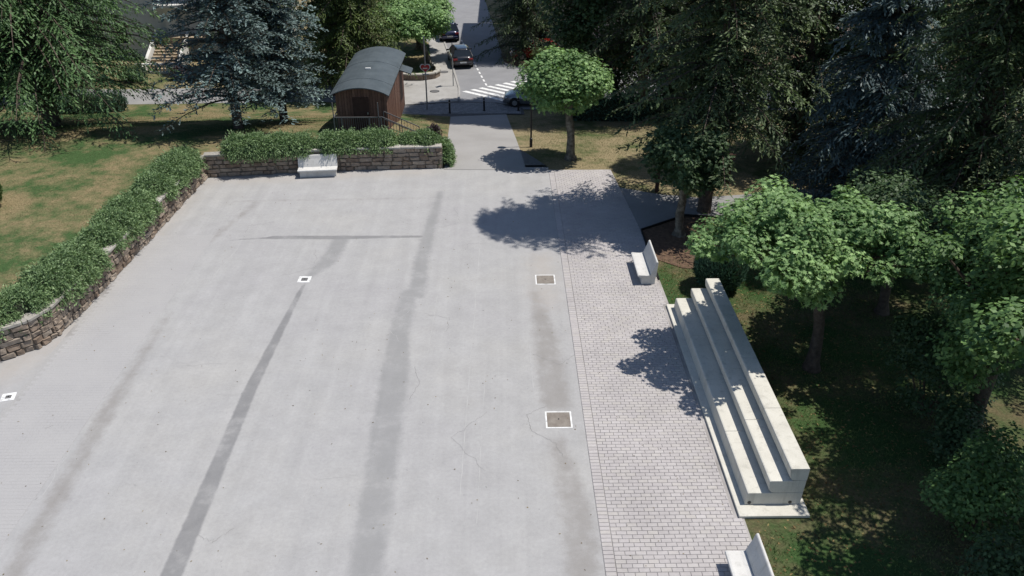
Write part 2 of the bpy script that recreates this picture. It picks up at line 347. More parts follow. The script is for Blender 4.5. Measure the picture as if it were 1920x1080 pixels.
def seg_dist(P, a, b):
    a = np.array(a); b = np.array(b); d = b - a
    t = np.clip(((P - a) @ d) / (d @ d), 0, 1); q = a + t[:, None] * d
    return np.hypot(*(P - q).T), t
def strip_sd(P, pts, halfw):
    best = np.full(len(P), 9.0)
    for i in range(len(pts) - 1):
        d, t = seg_dist(P, pts[i], pts[i+1]); w = halfw[i] * (1 - t) + halfw[i+1] * t
        best = np.minimum(best, d - w)
    return best
def build_plaza():
    xs = np.concatenate([np.arange(-22, -10, 0.25), np.arange(-10, 2.5, 0.10), [2.5]]); ys = np.arange(8, 41.75, 0.11)
    X, Y = np.meshgrid(xs, ys); P = np.stack([X.ravel(), Y.ravel()], 1)
    V = np.column_stack([P, np.zeros(len(P))]); n = len(xs); m = len(ys)
    j, i = np.meshgrid(np.arange(m-1), np.arange(n-1), indexing='ij'); k = (j*n+i).ravel()
    me = mesh_np('plaza', V, np.stack([k, k+1, k+n+1, k+n], 1))
    hard = strip_sd(P, [(-7.93, 29.15), (-7.98, 28.3), (-8.12, 25), (-8.25, 22), (-8.22, 18), (-8.2, 14.5), (-8.2, 8)], [.03, .09, .16, .21, .24, .27, .27])
    hard = np.minimum(hard, strip_sd(P, [(-10.2, 33.35), (-7.4, 33.3), (-3.6, 33.35)], [.16, .18, .10]))
    hard = np.minimum(hard, strip_sd(P, [(-12.0, 33.1), (-11.2, 33.22), (-10.0, 33.33)], [.03, .05, .09]))
    mid = strip_sd(P, [(-7.1, 33.2), (-7.35, 31), (-7.85, 29.7)], [.36, .35, .16])
    mid = np.minimum(mid, strip_sd(P, [(-3.06, 38.4), (-3.25, 35), (-3.4, 31), (-3.35, 28.2)], [.14, .22, .3, .33]))
    mid = np.minimum(mid, strip_sd(P, [(-3.7, 28.2), (-3.75, 25), (-3.6, 22.5), (-3.55, 19), (-3.45, 15), (-3.45, 8)], [.33, .36, .5, .46, .42, .42]))
    soft = strip_sd(P, [(1.3, 28.2), (1.55, 25), (1.7, 21.2)], [.15, .4, .45])
    soft = np.minimum(soft, strip_sd(P, [(1.6, 19.3), (1.95, 16.5), (2.0, 8)], [.2, .4, .45]))
    soft = np.minimum(soft, strip_sd(P, [(-12.6, 27), (-12.45, 21), (-12.1, 14), (-12, 8)], [.15, .35, .35, .35]) + .12)
    soft = np.minimum(soft, strip_sd(P, [(-13.0, 37.4), (-6.0, 37.6), (-3.2, 37.7)], [.12, .16, .05]) + .15)
    soft = np.minimum(soft, strip_sd(P, [(-11.9, 37.3), (-12.9, 33)], [.3, .3]) + .2)
    sand = strip_sd(P, [(1.7, 31), (1.7, 27.5)], [.4, .3])
    sand = np.minimum(sand, strip_sd(P, [(-15.0, 39.8), (-9, 40.6), (-4, 41.0)], [.25, .2, .1]))
    sand = np.minimum(sand, strip_sd(P, [(-15.5, 38), (-15.7, 30), (-15.9, 24.5), (-17.5, 22)], [.15, .15, .35, .5]))
    for nm, arr in (('hard', hard), ('mid', mid), ('soft', soft), ('sand', sand)):
        a = me.attributes.new(nm, 'FLOAT', 'POINT'); a.data.foreach_set('value', arr.astype(np.float32))
    o = tag(link('plaza', me, M['plaza']), kind='structure')
    def ribbon(name, pts, w, mat, z):
        vs = []; fs = []
        for q, (x, y) in enumerate(pts):
            a = Vector(pts[max(q-1, 0)]); c = Vector(pts[min(q+1, len(pts)-1)]); d = (c - a).normalized(); nx, ny = -d.y, d.x
            ww = w * random.uniform(0.5, 1.2)
            vs += [(x + nx*ww, y + ny*ww, z), (x - nx*ww, y - ny*ww, z)]
            if q: fs.append((2*q-2, 2*q-1, 2*q+1, 2*q))
        me = bpy.data.meshes.new(name); me.from_pydata(vs, [], fs); link(name, me, mat, o)
    def wob(pts, amp, n):
        out = []
        for q in range(len(pts)-1):
            for t in np.linspace(0, 1, n, endpoint=False):
                out.append((pts[q][0]*(1-t)+pts[q+1][0]*t + random.uniform(-amp, amp), pts[q][1]*(1-t)+pts[q+1][1]*t + random.uniform(-amp, amp)))
        return out + [pts[-1]]
    ribbon('crack', wob([(1.35, 21.0), (.75, 20.6), (.85, 19.8), (1.55, 19.2), (1.75, 18.6)], .03, 12), .008, M['crack'], .004)
    ribbon('crack', wob([(-12.9, 21.2), (-14.2, 19.9), (-15.3, 18.6)], .03, 14), .010, M['crack'], .004)
    ribbon('crack', wob([(-3.0, 23.2), (-2.75, 22.3), (-3.0, 21.4)], .03, 10), .006, M['crack'], .004)
    for q in range(16):                              # hairline cracks and faint scuffs
        cx, cy = random.uniform(-12, 2), random.uniform(14.5, 39); a0 = random.uniform(0, 6.28); L0 = random.uniform(.4, 1.6)
        ribbon('crack' if q % 2 else 'scratch', wob([(cx, cy), (cx + L0*math.cos(a0), cy + L0*math.sin(a0)), (cx + 1.7*L0*math.cos(a0 + .7), cy + 1.7*L0*math.sin(a0 + .7))], .07, 9), .005, M['crack' if q % 2 else 'scratch'], .004)
    ribbon('scratch', wob([(-.95, 34), (-1.05, 27), (-1.15, 21), (-1.2, 17)], .012, 12), .014, M['scratch'], .004)
    ribbon('scratch', wob([(-2.5, 29.5), (-2.62, 24.0)], .01, 12), .012, M['scratch'], .004)
    ribbon('scratch', wob([(-.6, 23.0), (-.72, 16)], .012, 12), .010, M['scratch'], .004)
    ribbon('scratch', wob([(-11.45, 32.4), (-11.8, 29.6)], .012, 8), .02, M['scratch'], .004)
    ribbon('scratch', wob([(-12.85, 19.4), (-12.75, 18.2), (-12.7, 17.2)], .04, 9), .012, M['scratch'], .004)
    ribbon('scratch', wob([(.95, 24.5), (1.0, 21.5)], .012, 8), .016, M['scratch'], .004)
build_plaza()

# brick paving strip with a soldier-course border
BW, BH = 0.275, 0.1375
PX0, PX1 = 2.5, 6.28
def brick_mesh(w, d, h=0.02, ch=0.006):
    a, b = w/2, d/2
    V = [(-a,-b,0),(a,-b,0),(a,b,0),(-a,b,0),(-a,-b,h-ch),(a,-b,h-ch),(a,b,h-ch),(-a,b,h-ch),(-a+ch,-b+ch,h),(a-ch,-b+ch,h),(a-ch,b-ch,h),(-a+ch,b-ch,h)]
    Fc = [(0,1,5,4),(1,2,6,5),(2,3,7,6),(3,0,4,7),(4,5,9,8),(5,6,10,9),(6,7,11,10),(7,4,8,11),(8,9,10,11)]
    return np.array(V), np.array(Fc)
def bricks_field(name, parent, cells, mat, gap, h, ch=.004):
    """cells: list of (x, y, w, d, dz) -> one mesh of separate bricks"""
    Vs, Fs, T = [], [], []
    for q, (x, y, w, d, dz) in enumerate(cells):
        V, Fc = brick_mesh(w - gap, d - gap, h, ch); Vs.append(V + (x, y, dz)); Fs.append(Fc + 12*q); T += [random.random()] * len(Fc)
    o = link(name, mesh_np(name, np.vstack(Vs), np.vstack(Fs), T), mat, parent); o['kind'] = 'stuff'; return o
def outer_x(y):                                      # right-hand edge of the paving
    if y > 34: return 6.27 - (y - 34) * 0.065
    return 6.28 if y > 27.2 else 6.14 if y > 16.0 else 6.34
def build_paving():
    drape('paving_bed', [(PX0, 8), (6.4, 8), (6.4, 27), (6.27, 34), (5.8, 41.35), (1.2, 41.35), (1.2, 41.7), (PX0, 41.75)][:5] + [(PX0, 41.35)], 0.002, M['joint'])
    root = bpy.data.objects['paving_bed']
    cells = []; r = 0; y = 11.0
    while y < 41.2:
        x = PX0 + BW + 0.01 + (-BW/2 if r % 2 else 0); o = outer_x(y)
        if r % 4 == 3: x += 0.03
        while x < o - 0.05:
            x0 = max(x, PX0 + BW + 0.01); x1 = min(x + BW, o)
            if x1 - x0 > 0.05: cells.append((((x0+x1)/2), y + BH/2, x1-x0, BH, random.uniform(0.0, 0.002)))
            x += BW
        y += BH; r += 1
    full = [c for c in cells if abs(c[2] - BW) < 1e-4 and c[1] > 14.2]
    near = sorted(full, key=lambda c: c[1])[:290]; ids = set(map(id, near))
    V, Fc = brick_mesh(BW - 0.010, BH - 0.010, 0.02, .004); me = mesh_np('brick', V, Fc); me.materials.append(M['brick'])
    for c in near:
        o = link('brick', me, None, root); o.location = (c[0], c[1], c[4]); o.rotation_euler = (random.uniform(-.006, .006), random.uniform(-.004, .004), random.uniform(-.012, .012))
    bricks_field('far_bricks', root, [c for c in cells if id(c) not in ids], M['brick_attr'], 0.010, 0.02)
    b = drape('border_bed', [(PX0 - .005, 8), (PX0 + BW + .005, 8), (PX0 + BW + .005, 41.3), (PX0 - .005, 41.3)], 0.006, M['joint'])
    V, Fc = brick_mesh(BW - 0.012, BH - 0.010, 0.02); me = mesh_np('border_brick', V, Fc); me.materials.append(M['brick'])
    y = 13.5
    while y < 41.2:
        o = link('border_brick', me, None, b); o.location = (PX0 + BW/2, y + BH/2, random.uniform(.002, .005)); o.rotation_euler = (random.uniform(-.01, .01), 0, random.uniform(-.012, .012)); y += BH
    # worn brick band in front of the left wall, its joints almost filled
    cells = []; y = 12.0; r = 0
    while y < 33.5:
        x = -15.6 + (BW/2 if r % 2 else 0)
        while x < -13.15:
            cells.append((x + BW/2, y + BH/2, BW, BH, random.uniform(-.0162, -.0152))); x += BW
        cells.append((-13.0, y + BH/2, BW, BH, -.0152)); y += BH; r += 1
    w = drape('worn_brick_band', [(-15.75, 12), (-12.86, 12), (-12.86, 33.5), (-15.75, 33.5)], 0.0025, M['worn_joint'])
    bricks_field('worn_bricks', w, cells, M['worn'], 0.005, 0.02, .0008)
M['worn'] = mottled('worn_brick', [(0.3, (0.345, 0.338, 0.338)), (0.7, (0.37, 0.362, 0.358))], 0.8, fine=40, bstr=0.1)
M['worn_joint'] = mottled('worn_joint', [(0.38, (0.25, 0.24, 0.235)), (0.48, (0.335, 0.328, 0.322))], 0.4, fine=20, bstr=0.1)
build_paving()

# paths and street
drape('path', [(-3.05, 41.7), (-3.2, 47.4), (-3.4, 54.2), (.35, 54.9), (1.05, 44.8), (1.3, 41.36), (2.5, 41.36), (2.5, 41.7)], 0.012, M['path'])
drape('path_apron', [(-3.05, 41.45), (2.5, 41.30), (2.5, 41.72), (-3.05, 41.72)], 0.016, M['path'])
drape('side_path', [(5.75, 38.95), (7.7, 38.0), (9.67, 37.5), (13.5, 38.1), (16.3, 38.75), (34, 42), (34, 40), (15.9, 37.3), (12.5, 36.3), (10, 35.3), (8.6, 35.5), (6.2, 33.9)], 0.014, M['side_path'])
drape('road', [(-3.12, 58.2), (-3.2, 61.45), (-4.32, 70.35), (-5.16, 76.3), (-6.06, 85.4), (-10.5, 118), (-3.5, 118), (-1.6, 95), (-.6, 82), (.3, 69.3), (1.2, 68.0), (2.6, 67.3), (6, 66.9), (40, 66), (40, 55.2), (6, 56.0), (-.1, 56.3)], 0.010, M['road'])
drape('sidewalk', [(-10.4, 56.6), (-3.1, 58.2), (-3.1, 59.9), (-3.2, 61.45), (-4.32, 70.35), (-5.16, 76.3), (-6.06, 85.4), (-10.5, 118), (-12, 118), (-7.7, 85.4), (-6.7, 76.3), (-5.6, 68), (-4.9, 65.6), (-5.0, 64.4), (-5.9, 63.8), (-7.8, 64.2), (-10.6, 64.6)], 0.055, M['sidewalk'])
drape('left_road', [(-80, 57.4), (-26, 57.9), (-13, 58.4), (-10.3, 57.8), (-10.5, 64.4), (-12, 64.2), (-13.2, 62.6), (-20.8, 62.0), (-26.7, 61.7), (-80, 62.0)], 0.012, M['side_path'])
drape('verge', [(.3, 69.3), (1.2, 68.0), (2.6, 67.3), (6, 66.9), (40, 66), (40, 72), (-.05, 72)], 0.06, M['mulch'])
def cobbles():
    o = drape('cobble_strip', [(-9.8, 54.7), (-3.4, 54.15), (.35, 54.8), (1.6, 54.7), (1.5, 56.5), (-.3, 58.0), (-3.1, 58.3), (-9.8, 56.7)], 0.02, M['cob_joint'])
    cells = []; y = 54.9; r = 0
    while y < 58.0:
        x = -9.2 + (0.12 if r % 2 else 0)
        while x < 1.3:
            lo = 54.75 if x < -4 else 54.95; hi = 58.1 if -3 < x < -.6 else 56.6 + max(0, (x + 9.8) * 0.2) if x <= -3 else 57.9 - (x + .6) * .8
            if lo < y < min(hi, 57.9): cells.append((x, y, 0.235, 0.155, base_h(x, y) + .022))
            x += 0.24
        y += 0.16; r += 1
    bricks_field('cobbles', o, cells, M['cobble'], 0.02, 0.02)
M['cobble'] = random_tint('grey_cobble', [(0, (0.20, 0.20, 0.205)), (1, (0.30, 0.295, 0.29))], 0.85, 0.25, use_attr=True)
M['cob_joint'] = mottled('cobble_joint', [(0.3, (0.09, 0.09, 0.09)), (0.7, (0.14, 0.135, 0.13))], 5)
cobbles()
# painted markings
def marking(name, quads, off=0.016):
    vs, fs = [], []
    for q in quads:
        b = len(vs); vs += [(x, y, base_h(x, y) + off) for x, y in q]; fs.append(tuple(range(b, b + len(q))))
    me = bpy.data.meshes.new(name); me.from_pydata(vs, [], fs)
    return link(name, me, M['paint'], bpy.data.objects['road'])
v = Vector((3.05, -2.45)); s0 = Vector((-2.9, 60.75)); st = Vector((.60, .43)); wd = Vector((.30, .21))
for k in range(9):
    a = s0 + st * k
    marking('crosswalk_stripe', [(a, a + v, a + v + wd, a + wd)])
p0 = Vector((-1.15, 62.3)); dirn = Vector((-.168, 1)).normalized(); nrm = Vector((dirn.y, -dirn.x))
for k in range(14):
    a = p0 + dirn * (k * 1.12); marking('lane_dash', [(a, a + nrm*.13, a + nrm*.13 + dirn*.62, a + dirn*.62)])
# kerbs along the street
mb = MB(); pts = [(-3.1, 58.4), (-3.12, 59.9), (-3.2, 61.45), (-4.32, 70.35), (-5.16, 76.3), (-6.06, 85.4), (-10.5, 118)]
for a, b in zip(pts, pts[1:]): mb.bar((a[0]+.06, a[1], -1.36), (b[0]+.06, b[1], -1.36), .14, .16)
k = mb.build('kerb', M['sidewalk']); tag(k, kind='structure')

# raised lawn behind the walls
LW = [(-15.3, 40.5), (-15.45, 36), (-15.6, 32.1), (-15.8, 28.0), (-16.0, 25.3), (-16.35, 24.45), (-17.2, 23.75), (-19.0, 23.2), (-22.5, 22.6)]
FW = [(-15.3, 40.5), (-11.8, 40.97), (-8.5, 41.38), (-3.14, 41.68)]
terr = [(-15.55, 40.85)] + [(x - .3, y + (.25 if y < 24.6 else 0)) for x, y in LW[1:]] + [(-90, 22), (-90, 57.3), (-26, 57.8), (-13, 58.3), (-10.3, 57.6), (-10, 54.9), (-3.45, 54.2), (-3.25, 47.4), (-3.12, 42.0)] + [(x, y + .3) for x, y in FW[:0:-1]][1:]
drape('lawn_terrace', terr, 0.0, M['lawn'], zf=terrace_h, xstep=0.5)
M['park_floor'] = grass_mat('soil_and_grass_floor', (0.045, 0.085, 0.028), (0.125, 0.105, 0.058), 0.53)  # own tone of dark soil and green grass
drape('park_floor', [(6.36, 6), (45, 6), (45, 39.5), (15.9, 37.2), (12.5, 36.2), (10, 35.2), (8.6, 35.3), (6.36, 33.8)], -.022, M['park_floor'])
drape('mulch_bed', [(6.3, 31.2), (6.3, 33.8), (8.6, 35.3), (10.2, 35.1), (12, 35.0), (11.5, 31), (9.5, 30), (7.5, 30.2)], 0.004, M['mulch'])
mb = MB()
for a, b in zip([(6.32, 29.2), (6.3, 33.85), (8.6, 35.42)], [(6.3, 33.85), (8.6, 35.42), (9.9, 35.2)]): mb.bar((*a, .03), (*b, .03), .06, .10)
tag(mb.build('bed_edging', M['black']), 'low black edging strip round the brown bed beside the paving', 'edging')

# ------------------------------------------------------------------ stone walls
def stone_variants(n=8):
    out = []
    for k in range(n):
        r = np.random.default_rng(100 + k)
        bm = bmesh.new(); bmesh.ops.create_cube(bm, size=1.0)
        bmesh.ops.bevel(bm, geom=bm.edges[:], offset=0.10, segments=1, affect='EDGES')
        for v in bm.verts:
            v.co.x += r.uniform(-.03, .03); v.co.z += r.uniform(-.05, .05)
            if v.co.y < -.2: v.co.y += r.uniform(-.25, .22)
        me = bpy.data.meshes.new('stone'); bm.to_mesh(me); bm.free(); me.materials.append(M['stone']); out.append(me)
    return out
STONES = stone_variants()
def stone_wall(name, path, height, thick, label, cat='wall', coping=True, face_side=1, course=0.24, slen=(0.24, 0.74), zf=lambda x, y: 0):
    """path runs so that the visible face lies to the right of the walking direction"""
    root = empty(name, (path[0][0], path[0][1], 0)); tag(root, label, cat); o0 = Vector((path[0][0], path[0][1], 0))
    core = MB()
    P = [Vector((x, y, 0)) for x, y in path]
    for a, b in zip(P, P[1:]):
        d = (b - a).normalized(); nrm = Vector((-d.y, d.x, 0))       # towards the back
        L = (b - a).length
        v = [a + nrm*.05 - o0, b + nrm*.05 + d*.02 - o0, b + nrm*thick + d*.02 - o0, a + nrm*thick - o0]
        core.add([q + Vector((0, 0, -.1)) for q in v] + [q + Vector((0, 0, height - .09)) for q in v], [(0,3,2,1),(4,5,6,7),(0,1,5,4),(1,2,6,5),(2,3,7,6),(3,0,4,7)])
        nc = round(height / course)
        ch = (height - .08) / nc
        ang = math.atan2(d.y, d.x)
        for c in range(nc):
            s = -random.uniform(0, .3)
            while s < L - .05:
                w = random.uniform(*slen); s0 = max(s, 0); s1 = min(s + w, L); s += w
                if s1 - s0 < .08: continue
                st = link('stone', random.choice(STONES), None, root)
                cpos = a + d * ((s0 + s1) / 2) + nrm * .07 - o0
                st.location = (cpos.x, cpos.y, ch * (c + .5)); st.rotation_euler = (0, 0, ang + random.uniform(-.02, .02))
                st.scale = (s1 - s0 - random.uniform(.015, .05), random.uniform(.13, .24), (ch - .022) * random.uniform(.86, 1.04)); st.rotation_euler[1] = random.uniform(-.05, .05)
        if coping:
            s = 0
            while s < L - .05:
                w = min(random.uniform(.7, 1.05), L - s)
                cp = link('coping_stone', COPE, None, root); cpos = a + d * (s + w/2) + nrm * (thick/2 - .02) - o0
                cp.location = (cpos.x, cpos.y, height - .03); cp.rotation_euler = (0, 0, ang); cp.scale = (w - .015, thick + .12, .10); s += w
    core.build('core', M['mortar'], root)
    return root
bm = bmesh.new(); bmesh.ops.create_cube(bm, size=1.0); bmesh.ops.bevel(bm, geom=bm.edges[:], offset=.06, segments=1, affect='EDGES')
COPE = bpy.data.meshes.new('coping_stone'); bm.to_mesh(COPE); bm.free(); COPE.materials.append(M['coping'])
stone_wall('stone_wall', FW, 1.22, .38, 'brown stone retaining wall at the far end of the plaza behind the lone bench')
stone_wall('stone_wall', LW[::-1], 1.22, .38, 'sunlit brown stone retaining wall along the left side of the plaza, curving at its near end')

# ------------------------------------------------------------------ benches and stand
BENCH = [(-.30, 0), (.10, 0), (.10, .37), (-.30, .37)]
def make_bench():
    """faces -x; length along y; origin at the middle of the base"""
    r = empty('concrete_bench')
    mb = MB(); mb.prism([(-.13, 0), (.42, 0), (.42, .36), (-.13, .36)], -.93, .93); mb.build('base', M['bench'], r, .012)
    seat = [(-.30, .375), (-.27, .362), (.20, .362), (.20, .455), (.06, .435), (-.24, .455), (-.295, .44)]
    mb = MB(); mb.prism(seat, -1.0, 1.0); mb.build('seat', M['bench'], r, .008)
    back = [(.205, .37), (.43, .37), (.47, 1.0), (.455, 1.03), (.41, 1.03), (.385, 1.0), (.345, .84), (.25, .60), (.205, .46)]
    mb = MB(); mb.prism(back, -1.0, 1.0); mb.build('backrest', M['bench'], r, .008)
    return r
b = make_bench(); b.location = (5.68, 29.75, .02); tag(b, 'pale concrete bench on the brick paving beside the far end of the tiered stand', 'bench', 'concrete benches')
b2 = copy_tree(b); b2.location = (5.76, 13.56, .02); tag(b2, 'pale concrete bench cut off by the bottom edge, in front of the tiered stand', 'bench')
b3 = copy_tree(b); b3.location = (-9.55, 40.62, 0); b3.rotation_euler = (0, 0, R(90) + .10); tag(b3, 'pale concrete bench standing alone against the far stone wall', 'bench')

def make_stand():
    r = empty('tiered_stand', (6.42, 21.7, 0)); tag(r, 'three tier pale concrete seating stand beside the brick paving under the trees', 'seating')
    x0 = 6.42
    MB().box(6.26 - x0, 8.15 - x0, -5.62, 5.45, .0, .09).build('platform', M['concrete'], r, .01)
    tiers = [(6.53, 8.00, .095, .50), (7.06, 8.02, .506, .92), (7.56, 8.05, .926, 1.34)]
    ys = np.linspace(-5.2, 5.2, 5)
    for t, (a, b, z0, z1) in enumerate(tiers):
        a -= x0; b -= x0
        for q in range(4):      # stacked blocks: the front leans, the nose is rounded, the underside curves
            prof = [(a - .03, z0), (b, z0), (b + .02, z1 - .03), (b + .01, z1), (a + .05, z1), (a + .015, z1 - .012), (a, z1 - .05)]
            if t: prof = [(a + .03, z0 + .10), (a + .10, z0 + .02), (a + .20, z0)] + prof[1:]
            MB().prism(prof, ys[q] + .006 - .0, ys[q+1] - .006).build('seat_block', M['concrete'], r, .006)
    for x in (6.62, 7.72):
        mb = MB(); mb.tube([(x - x0, -5.195, .17), (x - x0, -5.205, .17)], .05, 10); mb.build('lifting_hole', M['black'], r)
    return r
make_stand()

# ------------------------------------------------------------------ covers in the plaza
def square_cover(x, y, s, label, mat, frame=.05, rot=0, inner=1.0):
    r = empty('ground_plate', (x, y, 0), rot); tag(r, label, 'manhole cover')
    h = s/2; mb = MB()
    for (a, b, c, d) in ((-h, h, -h, -h+frame), (-h, h, h-frame, h), (-h, -h+frame, -h+frame, h-frame), (h-frame, h, -h+frame, h-frame)): mb.box(a, b, c, d, -.01, .006)
    mb.build('painted_frame', M['paint'], r)
    g = (h - frame - .004) * inner
    MB().box(-g, g, -g, g, -.01, .010).build('cover_plate', mat, r, .002)
    mb = MB(); mb.tube([(0, .02, .009), (0, .02, .013)], .028, 10); mb.build('keyhole', M['black'], r)
    return r
square_cover(1.74, 29.3, .80, 'square tan manhole cover in a white frame, the farther of two near the paving border', M['rusty'])
square_cover(1.72, 20.32, .82, 'square grey manhole cover in a white frame, the nearer of two near the paving border', M['rusty'])
c = square_cover(-8.0, 29.45, .50, 'small dark drain in a broad white painted square at the top of the dark strip', M['grate'], .12)
c = square_cover(-15.94, 21.72, .42, 'small round drain in a white painted patch at the left edge of the plaza', M['grate'], .12, .25)
for x, y, lab in ((-4.56, 66.1, 'dark round disc on the pavement beside the black car'), (-4.92, 60.7, 'dark round disc on the pavement close to the heart sign')):
    r = empty('ground_plate', (x, y, base_h(x, y) + .055)); tag(r, lab, 'manhole cover')  # two flat dark discs lying on the pavement
    MB().tube([(0, 0, -.01), (0, 0, .006)], .36, 20).build('outer_disc', M['iron'], r); MB().tube([(0, 0, .0), (0, 0, .012)], .30, 20).build('inner_disc', M['grate'], r)

# ------------------------------------------------------------------ foliage tools
def rand_dirs(n):
    v = rng.normal(size=(n, 3)); return v / np.linalg.norm(v, axis=1, keepdims=True)
def unit(v): return v / np.maximum(np.linalg.norm(v, axis=-1, keepdims=True), 1e-9)
def leaf_quads(P, D, N, L, W):
    """diamond leaves: base P, pointing D, facing N"""
    S = unit(np.cross(D, N)); L = np.reshape(L, (-1, 1)); W = np.reshape(W, (-1, 1))
    n = len(P); V = np.empty((n, 4, 3), np.float32)
    V[:, 0] = P; V[:, 1] = P + D*L*.45 + S*W*.5; V[:, 2] = P + D*L; V[:, 3] = P + D*L*.45 - S*W*.5
    return V.reshape(-1, 3), np.arange(n*4).reshape(n, 4)
PALM = np.array([(0, 0), (.50, .28), (.26, .40), (.36, .80), (.10, .62), (0, 1.0), (-.10, .62), (-.36, .80), (-.26, .40), (-.50, .28)])
def leaf_palm(P, D, N, L):
    S = unit(np.cross(D, N)); L = np.reshape(L, (-1, 1)); n = len(P); k = len(PALM)
    V = np.empty((n, k, 3), np.float32)
    for i, (a, b) in enumerate(PALM): V[:, i] = P + S*L*a + D*L*b - N * (L * abs(a) * .25)
    return V.reshape(-1, 3), np.arange(n*k).reshape(n, k)
def lump_points(lumps, n, shell=0.4, zmin=None):
    C = np.array([l[0] for l in lumps], float); Rr = np.array([l[1] for l in lumps], float)
    w = (Rr.prod(axis=1)) ** (2/3); idx = rng.choice(len(lumps), n, p=w / w.sum())
    d = rand_dirs(n); r = 1 - shell * rng.random(n) ** 1.6 + np.abs(rng.normal(0, .10, n))
    return C[idx] + d * Rr[idx] * r[:, None], d, idx
def crown_lumps(cx, cy, cz, rx, ry, rz, n, r0, r1, fill=0.25):
    out = []
    for k in range(n):
        d = rand_dirs(1)[0]; f = 1 - fill * rng.random()
        if k % 5 == 0: f *= .55
        r = rng.uniform(r0, r1); out.append(((cx + d[0]*(rx-r*.6)*f, cy + d[1]*(ry-r*.6)*f, cz + d[2]*(rz-r*.5)*f), (r, r, r*.75)))
    return out
def leaves_mesh(name, lumps, n, L, W=None, up=0.9, palm=False, shell=0.45, droop=0.25):
    P, d, idx = lump_points(lumps, n, shell)
    N = unit(d * 0.6 + np.array([0, 0, up]) + rand_dirs(n) * 0.55)
    D = rand_dirs(n); D[:, 2] -= droop; D = unit(D - N * (D * N).sum(1, keepdims=True))
    Ls = L * rng.uniform(.45, 1.3, n)
    lump_t = rng.random(len(lumps)); t = np.clip(.45*lump_t[idx] + .75*rng.random(n)**1.4 - .05, 0, 1)
    if palm: V, Fc = leaf_palm(P, D, N, Ls)
    else: V, Fc = leaf_quads(P, D, N, Ls, (W or L*.7) * rng.uniform(.8, 1.2, n))
    return mesh_np(name, V, Fc, t)

def broad_tree(name, x, y, z, label, mat, trunk_h, trunk_r, crown, n, leaf, palm=False, group=None, bark='bark_pale', nl=26, r0=.5, r1=.95, off=(0, 0), shell=.45, fill=.25, seed=0):
    """crown = (rx, ry, rz, height of its centre)"""
    global rng
    rng = np.random.default_rng(int(abs(x)*100 + abs(y)*10) + seed)
    rx, ry, rz, cz = crown
    root = empty(name, (x, y, z)); tag(root, label, 'tree', group)
    lumps = crown_lumps(off[0], off[1], cz, rx, ry, rz, nl, r0, r1, fill)
    mb = MB(); top = (off[0]*.5, off[1]*.5, trunk_h)
    ts = [-.06, .02, .08, .18, .3, .42, .54, .66, .78, .9, 1.0]
    mb.tube([(off[0]*.5*t*t + .03*math.sin(9*t + x), off[1]*.5*t*t + .03*math.cos(8*t + y), trunk_h*t) for t in ts[:-1]] + [top], [trunk_r*(.85 + .75*math.exp(-max(t, 0)*14) + .12*(1-t) + .05*math.sin(17*t + x)) for t in ts], 12)
    mb.v = [(a*(1 + random.uniform(-.02, .02)) + random.uniform(-.018, .018), b + random.uniform(-.018, .018), c) for a, b, c in mb.v]
    mb.build('trunk', M[bark], root, smooth=True)
    mb = MB()
    for (c, r) in lumps[::2]:
        t = Vector(top); e = Vector(c); m = t.lerp(e, .5) + Vector((0, 0, .15 * (e - t).length * .5))
        mb.tube([t - Vector((0, 0, .15)), m, e], [trunk_r*.45, trunk_r*.28, trunk_r*.08], 5, cap=False)
    mb.build('branches', M[bark], root, smooth=True)['kind'] = 'stuff'
    link('crown', leaves_mesh('crown', lumps, n, leaf, palm=palm, shell=shell), M[mat], root)
    return root

